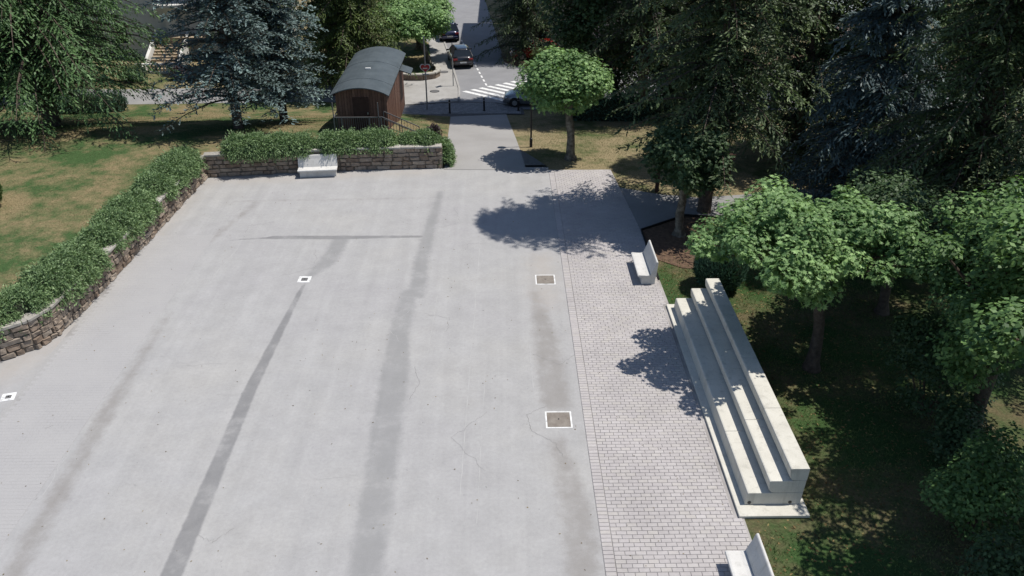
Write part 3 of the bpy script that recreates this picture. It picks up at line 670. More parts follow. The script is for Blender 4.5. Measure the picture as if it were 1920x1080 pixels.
def conifer_parts(h, r, zb, nb, J, K, style):
    """returns needle mesh and branch mesh; origin at the foot"""
    global rng
    rng = np.random.default_rng(int(h*10 + r*100) + nb)
    st = dict(rise=.15, droop=.35, twig=.75, hang=.6, nl=.26, nw=.09, shape=.75, side=1.0, up=.0, zt=.97, tip=.15, cap=None, jit=.14, lv=.55, whorl=0); st.update(style)
    u = np.sort(rng.random(nb))
    if st['whorl']:                                  # branches stand in tiers with gaps between them
        H0 = h*st['zt'] - zb; lev = np.floor(u * H0 / st['whorl']); u = np.clip((lev + rng.normal(.5, .16, nb)) * st['whorl'] / H0, 0, 1)
    zz = zb + (h*st['zt'] - zb) * u
    az = (np.arange(nb) * 2.39996 + rng.uniform(-.5, .5, nb))
    prof = (1 - u) ** st['shape']; prof = np.maximum(prof, st['tip'])
    L = r * prof * rng.uniform(st['lv'], 1.1, nb)
    if st['cap'] is not None: L = np.minimum(L, st['cap'])
    dx, dy = np.cos(az), np.sin(az)
    def curve(s):      # s: (nb, m)
        X = dx[:, None]*L[:, None]*s; Y = dy[:, None]*L[:, None]*s
        Z = zz[:, None] + L[:, None]*(st['rise']*s - st['droop']*s**2)
        return np.stack([X, Y, Z], -1)
    s = np.linspace(.12, 1.0, J)[None, :] + rng.uniform(-.03, .03, (nb, J)); s = np.clip(s, .08, 1)
    Pb = curve(s); Tb = unit(curve(np.minimum(s+.03, 1.03)) - curve(s-.03))
    side = unit(np.cross(Tb, np.array([0, 0, 1.0])))
    allP, allD, allN, allT = [], [], [], []
    bt = rng.random(nb) ** 1.5
    for sg in (-1, 1):
        tl = st['twig'] * (1.05 - .55*s) * rng.uniform(.6, 1.2, s.shape) * np.clip(L[:, None]/r + .35, .4, 1.1)
        td = unit(Tb*.75 + side*sg*st['side'] + rng.normal(0, st['jit'], Tb.shape) + np.array([0, 0, st['up']]))
        for k in range(K):
            q = (k + rng.random(s.shape)*.6) / K
            P = Pb + td * (tl*q)[..., None] + np.array([0, 0, -1.0]) * (tl * st['hang'] * q**1.6)[..., None]
            D = unit(td * (1 - .55*st['hang']*q)[..., None] + np.array([0, 0, -1.0]) * (st['hang']*1.4*q)[..., None] + rng.normal(0, st['jit'], td.shape))
            N = unit(np.array([0, 0, 1.0]) + rng.normal(0, .45, td.shape))
            N = unit(N - D * (N*D).sum(-1, keepdims=True))
            t = .40*q + .38*bt[:, None] + .22*rng.random(s.shape) + .25*(s - .6)  # paler tips and branches: sunlit pads put into the needle colour
            allP.append(P.reshape(-1, 3)); allD.append(D.reshape(-1, 3)); allN.append(N.reshape(-1, 3)); allT.append(t.ravel())
    P = np.vstack(allP); D = np.vstack(allD); N = np.vstack(allN); t = np.clip(np.concatenate(allT), 0, 1); n = len(P)
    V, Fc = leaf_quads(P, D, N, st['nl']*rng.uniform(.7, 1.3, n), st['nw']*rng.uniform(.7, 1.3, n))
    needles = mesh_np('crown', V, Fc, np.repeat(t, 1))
    # branches: thin three-sided tubes
    ss = np.array([0, .35, .7, 1.0])[None, :].repeat(nb, 0); C = curve(ss); rad = (.018 + .012*L)[:, None] * np.array([1, .7, .4, .12])
    Vb = np.empty((nb, 4, 3, 3)); up = np.array([0, 0, 1.0]); sd = np.stack([-dy, dx, 0*dx], -1)
    for k in range(3):
        a = 2*math.pi*k/3; Vb[:, :, k] = C + (sd[:, None]*math.cos(a) + up*math.sin(a)) * rad[..., None]
    base = (np.arange(nb)*12)[:, None, None] + (np.arange(3)*3)[None, :, None]; k0 = np.arange(3)[None, None, :]; k1 = (np.arange(3)+1)[None, None, :] % 3
    Fb = np.stack([base+k0, base+k1, base+3+k1, base+3+k0], -1).reshape(-1, 4)
    return needles, mesh_np('branches', Vb.reshape(-1, 3), Fb)
CON = {}
def conifer(name, x, y, z, label, key, h, r, zb, mat, nb=200, J=14, K=4, style={}, trunk_r=.28, group=None, scale=1.0, rz=0.0):
    if key not in CON:
        ne, br = conifer_parts(h, r, zb, nb, J, K, style); ne.materials.append(M[mat]); br.materials.append(M['bark'])
        mb = MB(); mb.tube([(0, 0, -.2), (0, 0, .1), (0, 0, h*.5), (0, 0, h*.98)], [trunk_r*1.45, trunk_r*1.1, trunk_r*.65, .03], 9)
        t = mb.build('trunk', M['bark'], None, smooth=True); tm = t.data; bpy.data.objects.remove(t)
        CON[key] = (tm, br, ne)
    root = empty(name, (x, y, z), rz); root.scale = (scale, scale, scale); tag(root, label, 'tree', group)
    for nm, me in zip(('trunk', 'branches', 'crown'), CON[key]):
        p = link(nm, me, None, root)
        if nm == 'branches': p['kind'] = 'stuff'
    return root
CEDAR = dict(rise=.25, droop=.46, twig=1.3, hang=.45, nl=.22, nw=.08, shape=.5, tip=.2, side=.85, jit=.24, whorl=1.0)
SPRUCE = dict(rise=.16, droop=.38, twig=.85, hang=.32, nl=.185, nw=.08, shape=.55, tip=.12, side=.95, lv=.40, whorl=.9, jit=.32)
BLUE = dict(rise=.12, droop=.27, twig=.70, hang=.10, nl=.17, nw=.08, shape=.5, tip=.15, up=.22, side=1.0, jit=.25, whorl=.6)
FIR = dict(rise=.08, droop=.42, twig=.85, hang=.42, nl=.19, nw=.085, shape=.6, tip=.12, lv=.45, whorl=.8, jit=.3)

# left garden
T = terrace_h
conifer('cedar_tree', -26.4, 47.6, T(-26, 47.6), 'large green cedar with drooping sprays at the upper left of the lawn', 'cedarA', 20, 8.2, 1.7, 'cedar', 430, 24, 6, CEDAR, .42)
conifer('cedar_tree', -34.0, 43.6, T(-34, 43.6), 'green cedar at the far left edge, only its right-hand branches showing', 'cedarA', 0, 0, 0, 'cedar', rz=2.2)
conifer('blue_spruce', -15.1, 46.2, T(-15.1, 46.2), 'blue grey spruce behind the wall corner, the left of the blue pair', 'blueA', 19, 4.3, 1.6, 'blue', 340, 19, 6, BLUE, .26)
conifer('blue_spruce', -13.3, 49.4, T(-13.3, 49.4), 'blue grey spruce with a slimmer crown, the right of the blue pair', 'blueB', 21, 2.9, 1.3, 'blue', 380, 17, 6, dict(BLUE, shape=.33), .24)
conifer('fir_tree', -13.0, 64.0, -1.4, 'yellow green fir rising just right of the blue spruces', 'firA', 18, 3.0, .8, 'fir', 330, 15, 6, FIR, .24)
conifer('fir_tree', -10.6, 60.3, -1.4, 'yellow green fir hanging over the back of the brown hut', 'firB', 19, 4.3, 2.2, 'fir', 380, 17, 6, FIR, .28)
conifer('fir_tree', -12.5, 70.5, -1.4, 'green fir farther back between the hut and the blue spruces', 'firB', 0, 0, 0, 'fir', rz=1.3)
conifer('fir_tree', -19.0, 67.0, -1.4, 'tall green fir behind the left road, behind the blue spruces', 'firB', 0, 0, 0, 'fir', rz=2.9)
conifer('cedar_tree', -35, 62, -1.4, 'dark cedar beyond the left road behind the big cedar', 'cedarA', 0, 0, 0, 'cedar', rz=4.0)
broad_tree('plane_tree', -6.0, 68.4, -1.4, 'bright green plane tree beside the street, the nearer of the two past the hut', 'plane', 2.4, .24, (3.7, 3.2, 1.5, 3.7), 16000, .24, nl=60, off=(-1.2, -.5))
broad_tree('plane_tree', -7.2, 73.5, -1.4, 'bright green plane tree beside the street, the farther of the two past the hut', 'plane', 2.4, .22, (3.4, 3.0, 1.6, 3.9), 10000, .26, nl=50, off=(-.3, 0))

# right garden
broad_tree('plane_tree', 3.8, 43.05, base_h(3.8, 43), 'round topped bright green plane tree standing alone on the lawn by the path', 'plane', 2.9, .23, (2.45, 2.3, 1.6, 4.25), 12500, .20, nl=75, palm=True, r0=.5, r1=.8, off=(-.45, .2))
broad_tree('plane_tree', 7.9, 33.4, 0, 'small dark leaved plane tree in the brown bed, in the shade of the spruce', 'broad', 2.4, .20, (2.0, 1.9, 1.5, 3.7), 8000, .19, palm=True, nl=40, r0=.45, r1=.75)
broad_tree('plane_tree', 10.5, 23.0, 0, 'wide low plane tree with large leaves behind the tiered stand', 'plane', 3.3, .20, (4.0, 3.5, 1.6, 4.6), 20000, .19, palm=True, nl=72, r0=.28, r1=.85, off=(-.5, .7), fill=.55, bark='bark', shell=.7)  # dark bark stands in for shade on the trunk
broad_tree('maple_tree', 14.2, 19.6, 0, 'leafy bright green tree at the right edge above the dark shrubs', 'maple', 3.0, .22, (3.5, 3.7, 3.3, 5.3), 32000, .15, nl=85, r0=.3, r1=.95, bark='bark', fill=.6, shell=.7)
broad_tree('broadleaf_tree', 5.6, 56.3, base_h(6, 56), 'tall mid green broadleaf tree behind the parked silver car', 'broad', 5.5, .35, (4.2, 3.9, 13.0, 14.6), 46000, .25, nl=190, r0=.8, r1=1.5, bark='bark')
broad_tree('broadleaf_tree', 7.7, 55.4, base_h(7.7, 55.4), 'low dense dark green tree just right of the round plane tree', 'broad', 1.6, .16, (2.5, 2.0, 2.6, 3.1), 11000, .19, nl=46, r0=.4, r1=.85, bark='bark', fill=.5, shell=.6)
broad_tree('broadleaf_tree', 11.6, 55.6, base_h(11.6, 55.6), 'low dense dark green tree deep among the spruces left of the trunk', 'broad', 1.6, .16, (2.6, 2.0, 2.8, 3.2), 9000, .21, nl=42, r0=.4, r1=.9, bark='bark', fill=.5, shell=.6)
conifer('spruce_tree', 9.6, 35.9, 0, 'tall dark spruce whose trunk stands beside the side path', 'spruceA', 25, 4.9, 4.0, 'spruce', 410, 20, 6, dict(SPRUCE, shape=.45, lv=.3), .30)
conifer('spruce_tree', 16.0, 42.6, 0, 'tall dark spruce beyond the side path with branches down to the grass', 'spruceB', 24, 5.0, .9, 'spruce', 430, 20, 6, SPRUCE, .30)
conifer('spruce_tree', 9.2, 53.2, base_h(9, 53.2), 'tall dark spruce on the dry lawn behind the small plane tree', 'spruceA', 0, 0, 0, 'spruce', rz=1.0)
conifer('spruce_tree', 2.0, 71.2, -1.4, 'drooping dark spruce overhanging the street and the red car', 'spruceB', 0, 0, 0, 'spruce', rz=2.0, scale=.85)
conifer('spruce_tree', 13.5, 55, base_h(13, 55), 'tall dark spruce in the second row, right of the broadleaf tree', 'spruceB', 0, 0, 0, 'spruce', rz=.7)
conifer('spruce_tree', 19.5, 57.5, -1.4, 'tall dark spruce in the second row, left of the brick house', 'spruceA', 0, 0, 0, 'spruce', rz=3.3)
conifer('cedar_tree', 21.5, 44.5, base_h(21, 44.5), 'green cedar with drooping bright sprays at the upper right', 'cedarB', 20, 6.6, 1.8, 'cedar', 320, 24, 6, CEDAR, .40)
conifer('blue_cedar', 16.9, 36.2, 0, 'low blue grey cedar beside the side path on the right', 'blueC', 13, 3.9, .6, 'blue_dark', 210, 20, 6, dict(CEDAR, nw=.075, hang=.35, shape=.6), .22)
conifer('cedar_tree', 26.0, 38.0, 0, 'dark cedar at the right edge behind the leafy green tree', 'cedarB', 0, 0, 0, 'cedar', rz=2.5)
conifer('spruce_tree', 18.8, 31.0, 0, 'tall dark spruce at the right edge of the park', 'spruceB', 0, 0, 0, 'spruce', rz=4.1)
conifer('spruce_tree', 30.5, 50, base_h(30, 50), 'dark spruce at the upper right corner', 'spruceA', 0, 0, 0, 'spruce', rz=5.1)
conifer('spruce_tree', 19.0, 24.5, 0, 'dark spruce close behind the leafy tree at the right edge', 'spruceA', 0, 0, 0, 'spruce', rz=2.6, scale=.8)
broad_tree('maple_tree', 14.4, 15.0, 0, 'leafy tree beyond the right edge whose shade falls on the lawn by the stand', 'maple', 4.0, .24, (4.3, 3.9, 2.4, 7.2), 30000, .17, nl=60, r0=.6, r1=1.1, bark='bark')
broad_tree('maple_tree', 14.6, 9.6, 0, 'leafy tree beyond the bottom right corner', 'maple', 4.0, .24, (3.6, 3.4, 2.4, 7.0), 20000, .18, nl=60, r0=.6, r1=1.1, bark='bark')
broad_tree('maple_tree', 14.3, 26.6, 0, 'tree with shade toned into its leaves between the wide plane tree and the right edge', 'broad', 2.4, .18, (2.5, 2.4, 1.7, 3.9), 13000, .16, nl=50, r0=.5, r1=.9, bark='bark')  # darker leaf colour stands in for shade here

# ------------------------------------------------------------------ hedges and bushes
def hedge(name, pts, w, h, label, mat, n, zbase, over=0.45, blade=.29, bw=.036, cat='hedge', side=None, group=None, hang=1.0):
    """trailing shrub along a line; blades spring out of a rounded mound and hang over its edge"""
    c0 = np.array(pts[0], float); root = empty(name, (c0[0], c0[1], zbase)); tag(root, label, cat, group)
    P2 = np.array(pts, float) - c0; seg = np.diff(P2, axis=0); sl = np.hypot(*seg.T); cum = np.concatenate([[0], np.cumsum(sl)]); L = cum[-1]
    def along(s):
        k = np.clip(np.searchsorted(cum, s, 'right') - 1, 0, len(sl)-1); t = (s - cum[k]) / sl[k]
        p = P2[k] + seg[k]*t[:, None]; d = seg[k] / sl[k][:, None]; return p, np.stack([d[:, 1], -d[:, 0]], 1)
    s = rng.random(n) * L; p, nr = along(s)
    wob = .88 + .12*np.sin(s*1.7 + 1.3*pts[0][1]) * np.sin(s*.63 + pts[0][0]) + .10*np.sin(s*4.9)
    endf = np.clip(np.minimum(s, L - s) / .5, .3, 1) ** .5
    a = rng.uniform(-.12, math.pi*1.04, n); rr = (1 - .30*rng.random(n)**1.5)
    ww = w/2 * wob * endf; hh = h * wob * endf
    x = np.cos(a) * ww * rr; zz = np.maximum(np.sin(a), -.9) * hh * rr
    P = np.column_stack([p + nr * x[:, None], zz])
    out = np.column_stack([nr * np.cos(a)[:, None], np.sin(a)*.8])
    tang = np.column_stack([-nr[:, 1], nr[:, 0], np.zeros(n)])
    D1 = unit(out + rng.normal(0, .45, (n, 3)) + tang*rng.normal(0, .4, (n, 1)))
    D2 = unit(D1 * .8 + np.array([0, 0, -1.0]) * hang * rng.uniform(.3, 1.3, (n, 1)))
    l = blade * rng.uniform(.45, 1.35, n)[:, None]; k6 = 6; PP, DD, TT = [], [], []
    base_t = np.clip(rng.random(n)*.6 + .35*np.sin(s*2.1 + 3*np.sin(a*2))**2, 0, 1)
    for k in range(k6):
        q = (k + rng.random((n, 1))) / k6; PP.append(P + D1*l*q + (D2 - D1)*l*q*q*.6)
        DD.append(unit(D1*(1-q) + D2*q + rng.normal(0, .55, (n, 3)))); TT.append(np.clip(base_t*.75 + .35*q[:, 0] + rng.normal(0, .12, n), 0, 1))
    PP = np.vstack(PP); DD = np.vstack(DD); N = unit(np.cross(DD, rand_dirs(len(DD))) + np.array([0, 0, .5]))
    V, Fc = leaf_quads(PP, DD, N, blade*.36*rng.uniform(.6, 1.4, len(PP)), bw*rng.uniform(.8, 1.5, len(PP)))
    link('foliage', mesh_np('foliage', V, Fc, np.concatenate(TT)), M[mat], root)
    # solid dark core for twigs, its colour standing in for inner shade
    m = max(4, int(L / .35)); ss = np.linspace(.15, L-.15, m); pc, nc = along(ss); k = 9; Vc = []; Fk = []
    for i in range(m):
        e = min(1, min(ss[i], L - ss[i]) / .7 + .3); wv = .86 + .12*math.sin(ss[i]*1.7 + 1.3*pts[0][1])*math.sin(ss[i]*.63 + pts[0][0])
        for q in range(k):
            aa = -.15 + (math.pi + .3) * q / (k-1); f = .80 * e**.5 * wv
            Vc.append((pc[i][0] + nc[i][0]*math.cos(aa)*w/2*f, pc[i][1] + nc[i][1]*math.cos(aa)*w/2*f, math.sin(aa)*h*f))
            if i and q: Fk.append((i*k+q, i*k+q-1, (i-1)*k+q-1, (i-1)*k+q))
    link('twig_shade_core', mesh_np('twig_shade_core', Vc, Fk, smooth=True), M['shade_core'], root)
    return root
G = 'trailing shrubs along the left wall'
hedge('trailing_shrub', [(-15.98, 40.2), (-16.08, 37.6), (-16.2, 35.0)], 1.85, .92, 'trailing green shrub on the left wall, the farthest one at the wall corner', 'hedge', 5200, 1.05, group=G)
hedge('trailing_shrub', [(-16.2, 34.7), (-16.32, 32.0), (-16.42, 29.9)], 1.85, .88, 'trailing green shrub on the left wall, the middle one', 'hedge', 4800, 1.05, group=G)
hedge('trailing_shrub', [(-16.45, 29.5), (-16.65, 26.7), (-17.05, 25.1), (-18.2, 24.2), (-20.7, 23.55)], 2.0, .95, 'large trailing green shrub on the left wall, the nearest one', 'hedge', 8500, 1.05, blade=.30, group=G)
hedge('trailing_shrub', [(-14.4, 41.15), (-12.0, 41.5), (-9.8, 41.8)], 1.75, .82, 'trailing green shrub on the far wall, left of the bench', 'hedge', 4200, 1.12, blade=.32, group='trailing shrubs on the far wall')
hedge('trailing_shrub', [(-9.7, 41.85), (-7.5, 42.15), (-5.6, 42.35)], 1.75, .80, 'trailing green shrub on the far wall in front of the hut', 'hedge', 4200, 1.12, blade=.30, group='trailing shrubs on the far wall')
hedge('trailing_shrub', [(-5.6, 42.45), (-4.3, 42.5), (-3.2, 42.55)], 1.45, .72, 'trailing green shrub on the right end of the far wall', 'hedge', 2400, 1.0, blade=.26, group='trailing shrubs on the far wall')
hedge('trailing_shrub', [(-2.98, 41.75), (-3.02, 42.6), (-3.15, 43.9)], .75, 1.15, 'narrow green shrub wrapping the end of the far wall beside the path', 'hedge', 2200, .0, blade=.24)

def ball_bush(name, x, y, z, r, label, mat, n, leaf, zs=1.0, cat='bush', w=.04):
    root = empty(name, (x, y, z)); tag(root, label, cat)
    d = rand_dirs(n); d = d[d[:, 2] > -.85]; m = len(d); lump = 1 + .06*np.sin(d[:, 0]*9 + d[:, 1]*5) * np.sin(d[:, 2]*8)
    P = d * (r * lump * (1 - .12*rng.random(m)))[:, None] * np.array([1, 1, zs]) + np.array([0, 0, r*zs*.92])
    D = unit(d*.7 + np.array([0, 0, .9]) + rng.normal(0, .3, (m, 3))); N = unit(d + rng.normal(0, .4, (m, 3))); N = unit(N - D*(N*D).sum(1, keepdims=True))
    V, Fc = leaf_quads(P, D, N, leaf*rng.uniform(.7, 1.3, m), np.full(m, w)); link('foliage', mesh_np('foliage', V, Fc, rng.random(m)), M[mat], root)
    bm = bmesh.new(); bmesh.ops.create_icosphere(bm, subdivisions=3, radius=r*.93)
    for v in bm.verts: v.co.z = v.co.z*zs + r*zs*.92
    me = bpy.data.meshes.new('twig_shade_core'); bm.to_mesh(me); bm.free(); link('twig_shade_core', me, M['shade_core'], root)  # opaque core, coloured as the shade within the bush
    return root
ball_bush('clipped_bush', 8.55, 28.55, 0, .98, 'round clipped dark green bush behind the far end of the stand', 'yew', 9000, .17, 1.0)
ball_bush('clipped_bush', -23.1, 34.3, 1.03, .85, 'clipped green bush on the lawn at the left edge', 'box', 6000, .09, 1.15, w=.05)
hb = hedge('dark_hedge', [(-31.5, 55.2), (-28.5, 55.8), (-25.9, 56.6)], 1.9, 1.5, 'dark clipped hedge beside the left road under the cedar', 'yew', 3000, T(-28, 55.8), blade=.14, bw=.05, hang=.2)
hedge('dark_hedge', [(4.4, 53.6), (8, 53.4), (13, 53.0)], 2.0, 2.0, 'dark hedge added for foliage and under-tree shade behind the lawn right of the round plane tree', 'yew', 3500, base_h(6, 53.5) - .05, blade=.2, bw=.07, hang=.4)  # added row: partly dark foliage, partly a stand-in for under-tree shade
pr = hedge('purple_shrub', [(-3.9, 43.1), (-3.45, 43.25)], .8, .85, 'small purple leaved shrub at the right end of the far hedge', 'purple', 900, 1.15, blade=.26, bw=.05, cat='bush', hang=.3)
def shrub(name, x, y, r, hgt, label, mat, n, leaf, z=0):
    root = empty(name, (x, y, z)); tag(root, label, 'bush')
    lumps = crown_lumps(0, 0, hgt*.55, r, r, hgt*.5, 22, r*.28, r*.5, .4)
    link('foliage', leaves_mesh('foliage', lumps, n, leaf), M[mat], root)
    mb = MB()
    for (c, rr) in lumps[::3]: mb.tube([(c[0]*.15, c[1]*.15, -.05), (c[0]*.6, c[1]*.6, c[2]*.6), c], [.035, .025, .01], 5, cap=False)
    mb.build('stems', M['bark'], root)
shrub('leafy_shrub', 12.3, 15.6, 1.5, 3.0, 'tall leafy shrub at the right edge level with the near end of the stand', 'maple', 7000, .13)
shrub('leafy_shrub', 11.9, 13.0, 1.2, 2.2, 'leafy shrub in the bottom right corner', 'broad', 5000, .12)
shrub('leafy_shrub', 13.3, 20.6, 1.7, 3.7, 'dark leafy shrub under the leafy tree at the right edge', 'broad', 6000, .13)
shrub('leafy_shrub', 13.0, 18.3, 1.1, 1.8, 'low dark shrub between the stand lawn and the right edge', 'broad', 3500, .12)
shrub('leafy_shrub', 19.5, 34.0, 1.8, 2.6, 'dark reddish shrub behind the blue cedar', 'purple', 5000, .14)
shrub('leafy_shrub', 3.6, 68.4, 1.2, 1.6, 'green shrub in front of the red car', 'fir', 3500, .16, -1.36)
shrub('leafy_shrub', 5.8, 68.6, 1.6, 2.4, 'dark shrub right of the red car on the verge', 'broad', 4500, .16, -1.36)
shrub('leafy_shrub', -24.6, 64.4, 1.0, 1.1, 'low brown green shrub at the foot of the stone staircase', 'purple', 2500, .14, -1.4)
shrub('leafy_shrub', -28.5, 64.4, 1.4, 1.0, 'low dark shrub left of the staircase foot', 'broad', 2500, .14, -1.4)

# ------------------------------------------------------------------ brown wagon hut
def make_hut():
    X0, X1, Y0, Y1 = -9.24, -6.40, 45.55, 54.2; W = X1 - X0; Lh = Y1 - Y0; cx = (X0 + X1)/2
    zf, ze = .35, 2.98
    r = empty('wooden_hut', (cx, Y0, 0)); tag(r, 'brown boarded hut like a wagon with arched grey roof behind the far hedge', 'hut')
    r_arch = .40
    def arch(x): return ze + r_arch * (1 - (x / (W/2 + .18))**2)
    MB().box(-W/2 + .05, W/2 - .05, .05, Lh - .05, -.5, ze - .02).build('body', M['wood_dark'], r)
    # end boards follow the arch; side boards are vertical
    n = 18; bw = W / n
    for yy, nm in ((0, 'end_board'), (Lh - .05, 'end_board')):
        for k in range(n):
            x = -W/2 + bw*k; t0, t1 = arch(x) - .05, arch(x + bw) - .05
            mb = MB(); o = random.uniform(0, .012)
            mb.add([(x+.010, yy-o, zf), (x+bw-.010, yy-o, zf), (x+bw-.010, yy+.05, zf), (x+.010, yy+.05, zf), (x+.010, yy-o, t0), (x+bw-.010, yy-o, t1), (x+bw-.010, yy+.05, t1), (x+.010, yy+.05, t0)], [(0,3,2,1),(4,5,6,7),(0,1,5,4),(1,2,6,5),(2,3,7,6),(3,0,4,7)])
            mb.build(nm, M['wood'], r)
    me = MB().box(0, .05, .008, .202, .05 - .4, ze - .02).build('side_board', M['wood'], r); me.location = (W/2 - .05, 0, 0)
    nb = int(Lh / .21)
    for sx in (W/2 - .05, -W/2):
        for k in range(nb):
            if sx > 0 and k == 0: continue
            o = me.copy(); COL.objects.link(o); o.parent = r; o.location = (sx + random.uniform(0, .012)*(1 if sx > 0 else -1), k*.21, 0)
    # door in the front end
    d = MB().box(-.48, .42, -.05, -.018, zf + .55, ze - .25).build('door', M['wood_dark'], r, .008)
    MB().box(.30, .36, -.09, -.052, 1.75, 1.87).build('handle', M['steel'], d)
    # roof: arched sheet in lengths, overhanging
    segs = 12; xs = np.linspace(-W/2 - .22, W/2 + .22, segs+1)
    bays = 5; yb = np.linspace(-.55, Lh + .3, bays+1)
    for b in range(bays):
        mb = MB(); top = [(x, arch(x) + .03 - (.03 if abs(x) > W/2 else 0)) for x in xs]; prof = top + [(x, z - .05) for x, z in top[::-1]]
        prof = [(x, z + (.012 if b % 2 else 0)) for x, z in prof]; mb.prism(prof, yb[b] - .03, yb[b+1] - .012); ro = mb.build('roof_panel', M['roof'], r)
    MB().box(-.16, .16, 3.3, 3.42, arch(0) + .02, arch(0) + .10).build('roof_vent', M['white'], r, .01)
    mb = MB(); 
    for sx in (-1, 1): mb.box(sx*(W/2 + .02) - .03, sx*(W/2 + .02) + .03, -.3, Lh + .1, ze - .12, ze - .03)
    mb.build('eave_beam', M['wood_dark'], r)
    # porch deck with railing in front and a stair going down to the right
    dk = MB().box(-W/2, W/2, -1.15, -.03, .78, .90).build('deck', M['wood_dark'], r, .01)
    mb = MB(); mb.bar((-W/2+.02, -1.12, 1.92), (W/2-.25, -1.12, 1.92), .05); mb.bar((-W/2+.02, -1.12, 1.0), (W/2-.25, -1.12, 1.0), .04); mb.bar((-W/2+.02, -1.12, 1.92), (-W/2+.02, -.05, 1.92), .05)
    rl = mb.build('railing', M['rail'], r)
    k = -W/2 + .06
    me2 = MB().box(-.008, .008, -.008, .008, 1.0, 1.92).build('baluster', M['rail'], rl); me2.location = (k, -1.12, 0)
    while k < W/2 - .3:
        k += .115; o = me2.copy(); COL.objects.link(o); o.parent = rl; o.location = (k, -1.12, 0)
    for x, z1 in ((-W/2+.02, 2.75), (-W/2+.45, 1.92), (.55, 1.92), (W/2-.35, 2.75), (W/2-.22, 1.95)): MB().box(x-.025, x+.025, -1.145, -1.095, .3, z1).build('post', M['rail'], r)
    mb = MB()
    for q in range(5): mb.box(W/2 - .15 + q*.36, W/2 + .23 + q*.36, -1.1, -.2, .72 - q*.15, .78 - q*.15)
    mb.build('stair', M['wood_dark'], r)
    for yy in (-1.12, -.15):
        mb = MB(); a = (W/2 - .2, yy, 1.95); b = (W/2 + 1.75, yy, 1.05); mb.bar(a, b, .045); mb.bar((a[0], yy, a[2]-.45), (b[0], yy, b[2]-.45), .03)
        for q in range(0, 13):
            t = q/12; x = a[0] + (b[0]-a[0])*t; z = a[2] + (b[2]-a[2])*t; mb.bar((x, yy, z), (x, yy, z - .92), .045 if q % 6 == 0 else .014)
        mb.build('stair_rail', M['rail'], r)
    # canopy over the side door at the back
    mb = MB(); mb.prism([(W/2 + .02, ze - .5), (W/2 + .75, ze - .75), (W/2 + .75, ze - .69), (W/2 + .02, ze - .44)], Lh - 2.2, Lh - .8); mb.build('canopy', M['roof'], r)
make_hut()
# pale gravel patch behind the hut
def gravel_patch():
    r = drape('gravel_patch', [(-14.0, 64.6), (-11.9, 63.4), (-10.7, 64.4), (-10.7, 67.6), (-13.9, 68.0)], .02, M['sidewalk'])
    n = 1500; P = np.column_stack([rng.uniform(-13.8, -10.8, n), rng.uniform(64.4, 67.6, n), np.full(n, -1.36)])
    D = rand_dirs(n); D[:, 2] = np.abs(D[:, 2])*.3; D = unit(D); N = unit(np.array([0, 0, 1.0]) + rng.normal(0, .4, (n, 3)))
    V, Fc = leaf_quads(P, D, N, rng.uniform(.08, .22, n), rng.uniform(.07, .18, n)); V[2::4, 2] += .03; V[1::4, 2] += .04
    o = link('gravel', mesh_np('gravel', V, Fc, rng.random(n)), M['gravel'], r); o['kind'] = 'stuff'
gravel_patch()

# ------------------------------------------------------------------ street furniture
def bollard(x, y, label):
    r = empty('bollard', (x, y, base_h(x, y) + .02)); tag(r, label, 'bollard', 'bollards at the end of the path')
    MB().tube([(0, 0, 0), (0, 0, .06), (0, 0, .07), (0, 0, .88), (0, 0, .93), (0, 0, .96)], [.10, .10, .065, .06, .055, .02], 12).build('post', M['black'], r, smooth=False)
    MB().tube([(0, 0, .74), (0, 0, .79)], .068, 12).build('band', M['steel'], r)
bollard(-3.5, 55.1, 'black bollard at the left corner of the path, beside the grass')
bollard(-1.17, 55.75, 'black bollard in the middle of the path end')
bollard(1.19, 55.7, 'black bollard in front of the silver car')
r = empty('sign_post', (-5.12, 56.2, T(-5.12, 56.2) - .03)); tag(r, 'tall grey post with a red heart shaped sign beside the hut', 'sign')
MB().tube([(0, 0, -.1), (0, 0, 5.0)], .05, 10).build('pole', M['steel'], r)
def heart(s, y0, y1):
    pts = [(s*.0625*16*math.sin(t)**3/1.0, s*.0625*(13*math.cos(t) - 5*math.cos(2*t) - 2*math.cos(3*t) - math.cos(4*t))) for t in np.linspace(0, 2*math.pi, 28, endpoint=False)]
    mb = MB(); mb.v = [(a, y0, b) for a, b in pts] + [(a, y1, b) for a, b in pts]; n = len(pts)
    mb.f = [tuple(range(n)), tuple(range(2*n-1, n-1, -1))] + [(i, (i+1) % n, n + (i+1) % n, n + i) for i in range(n)]; return mb
for nm, s, y0, y1, m in (('sign_border', .36, -.075, -.055, 'white'), ('sign_panel', .30, -.085, -.0755, 'red')):
    o = heart(s, y0, y1).build(nm, M[m], r); o.location = (0, 0, 2.92)
MB().box(-.15, .15, -.092, -.0855, 2.86, 2.93).build('sign_bar', M['white'], r)
MB().box(-.22, .22, -.07, .07, 2.42, 2.50).build('bracket', M['steel'], r, .01)
r = empty('traffic_sign', (-3.6, 62.1, -1.345)); tag(r, 'thin grey pole with a dark sign seen edge on beside the black car', 'sign')
MB().tube([(0, 0, -.1), (0, 0, 3.2)], .04, 8).build('pole', M['steel'], r)
o = MB(); o.tube([(0, -.06, 2.75), (0, -.045, 2.75)], .34, 20); o = o.build('sign_disc', M['iron'], r); o.rotation_euler = (0, 0, R(68))
o = MB().box(-.16, .16, -.062, -.045, 2.15, 2.38).build('sign_plate', M['iron'], r); o.rotation_euler = (0, 0, R(68))
r = empty('street_lamp', (1.7, 45.4, base_h(1.7, 45.4))); tag(r, 'slim black street lamp on the lawn left of the round plane tree', 'street lamp')
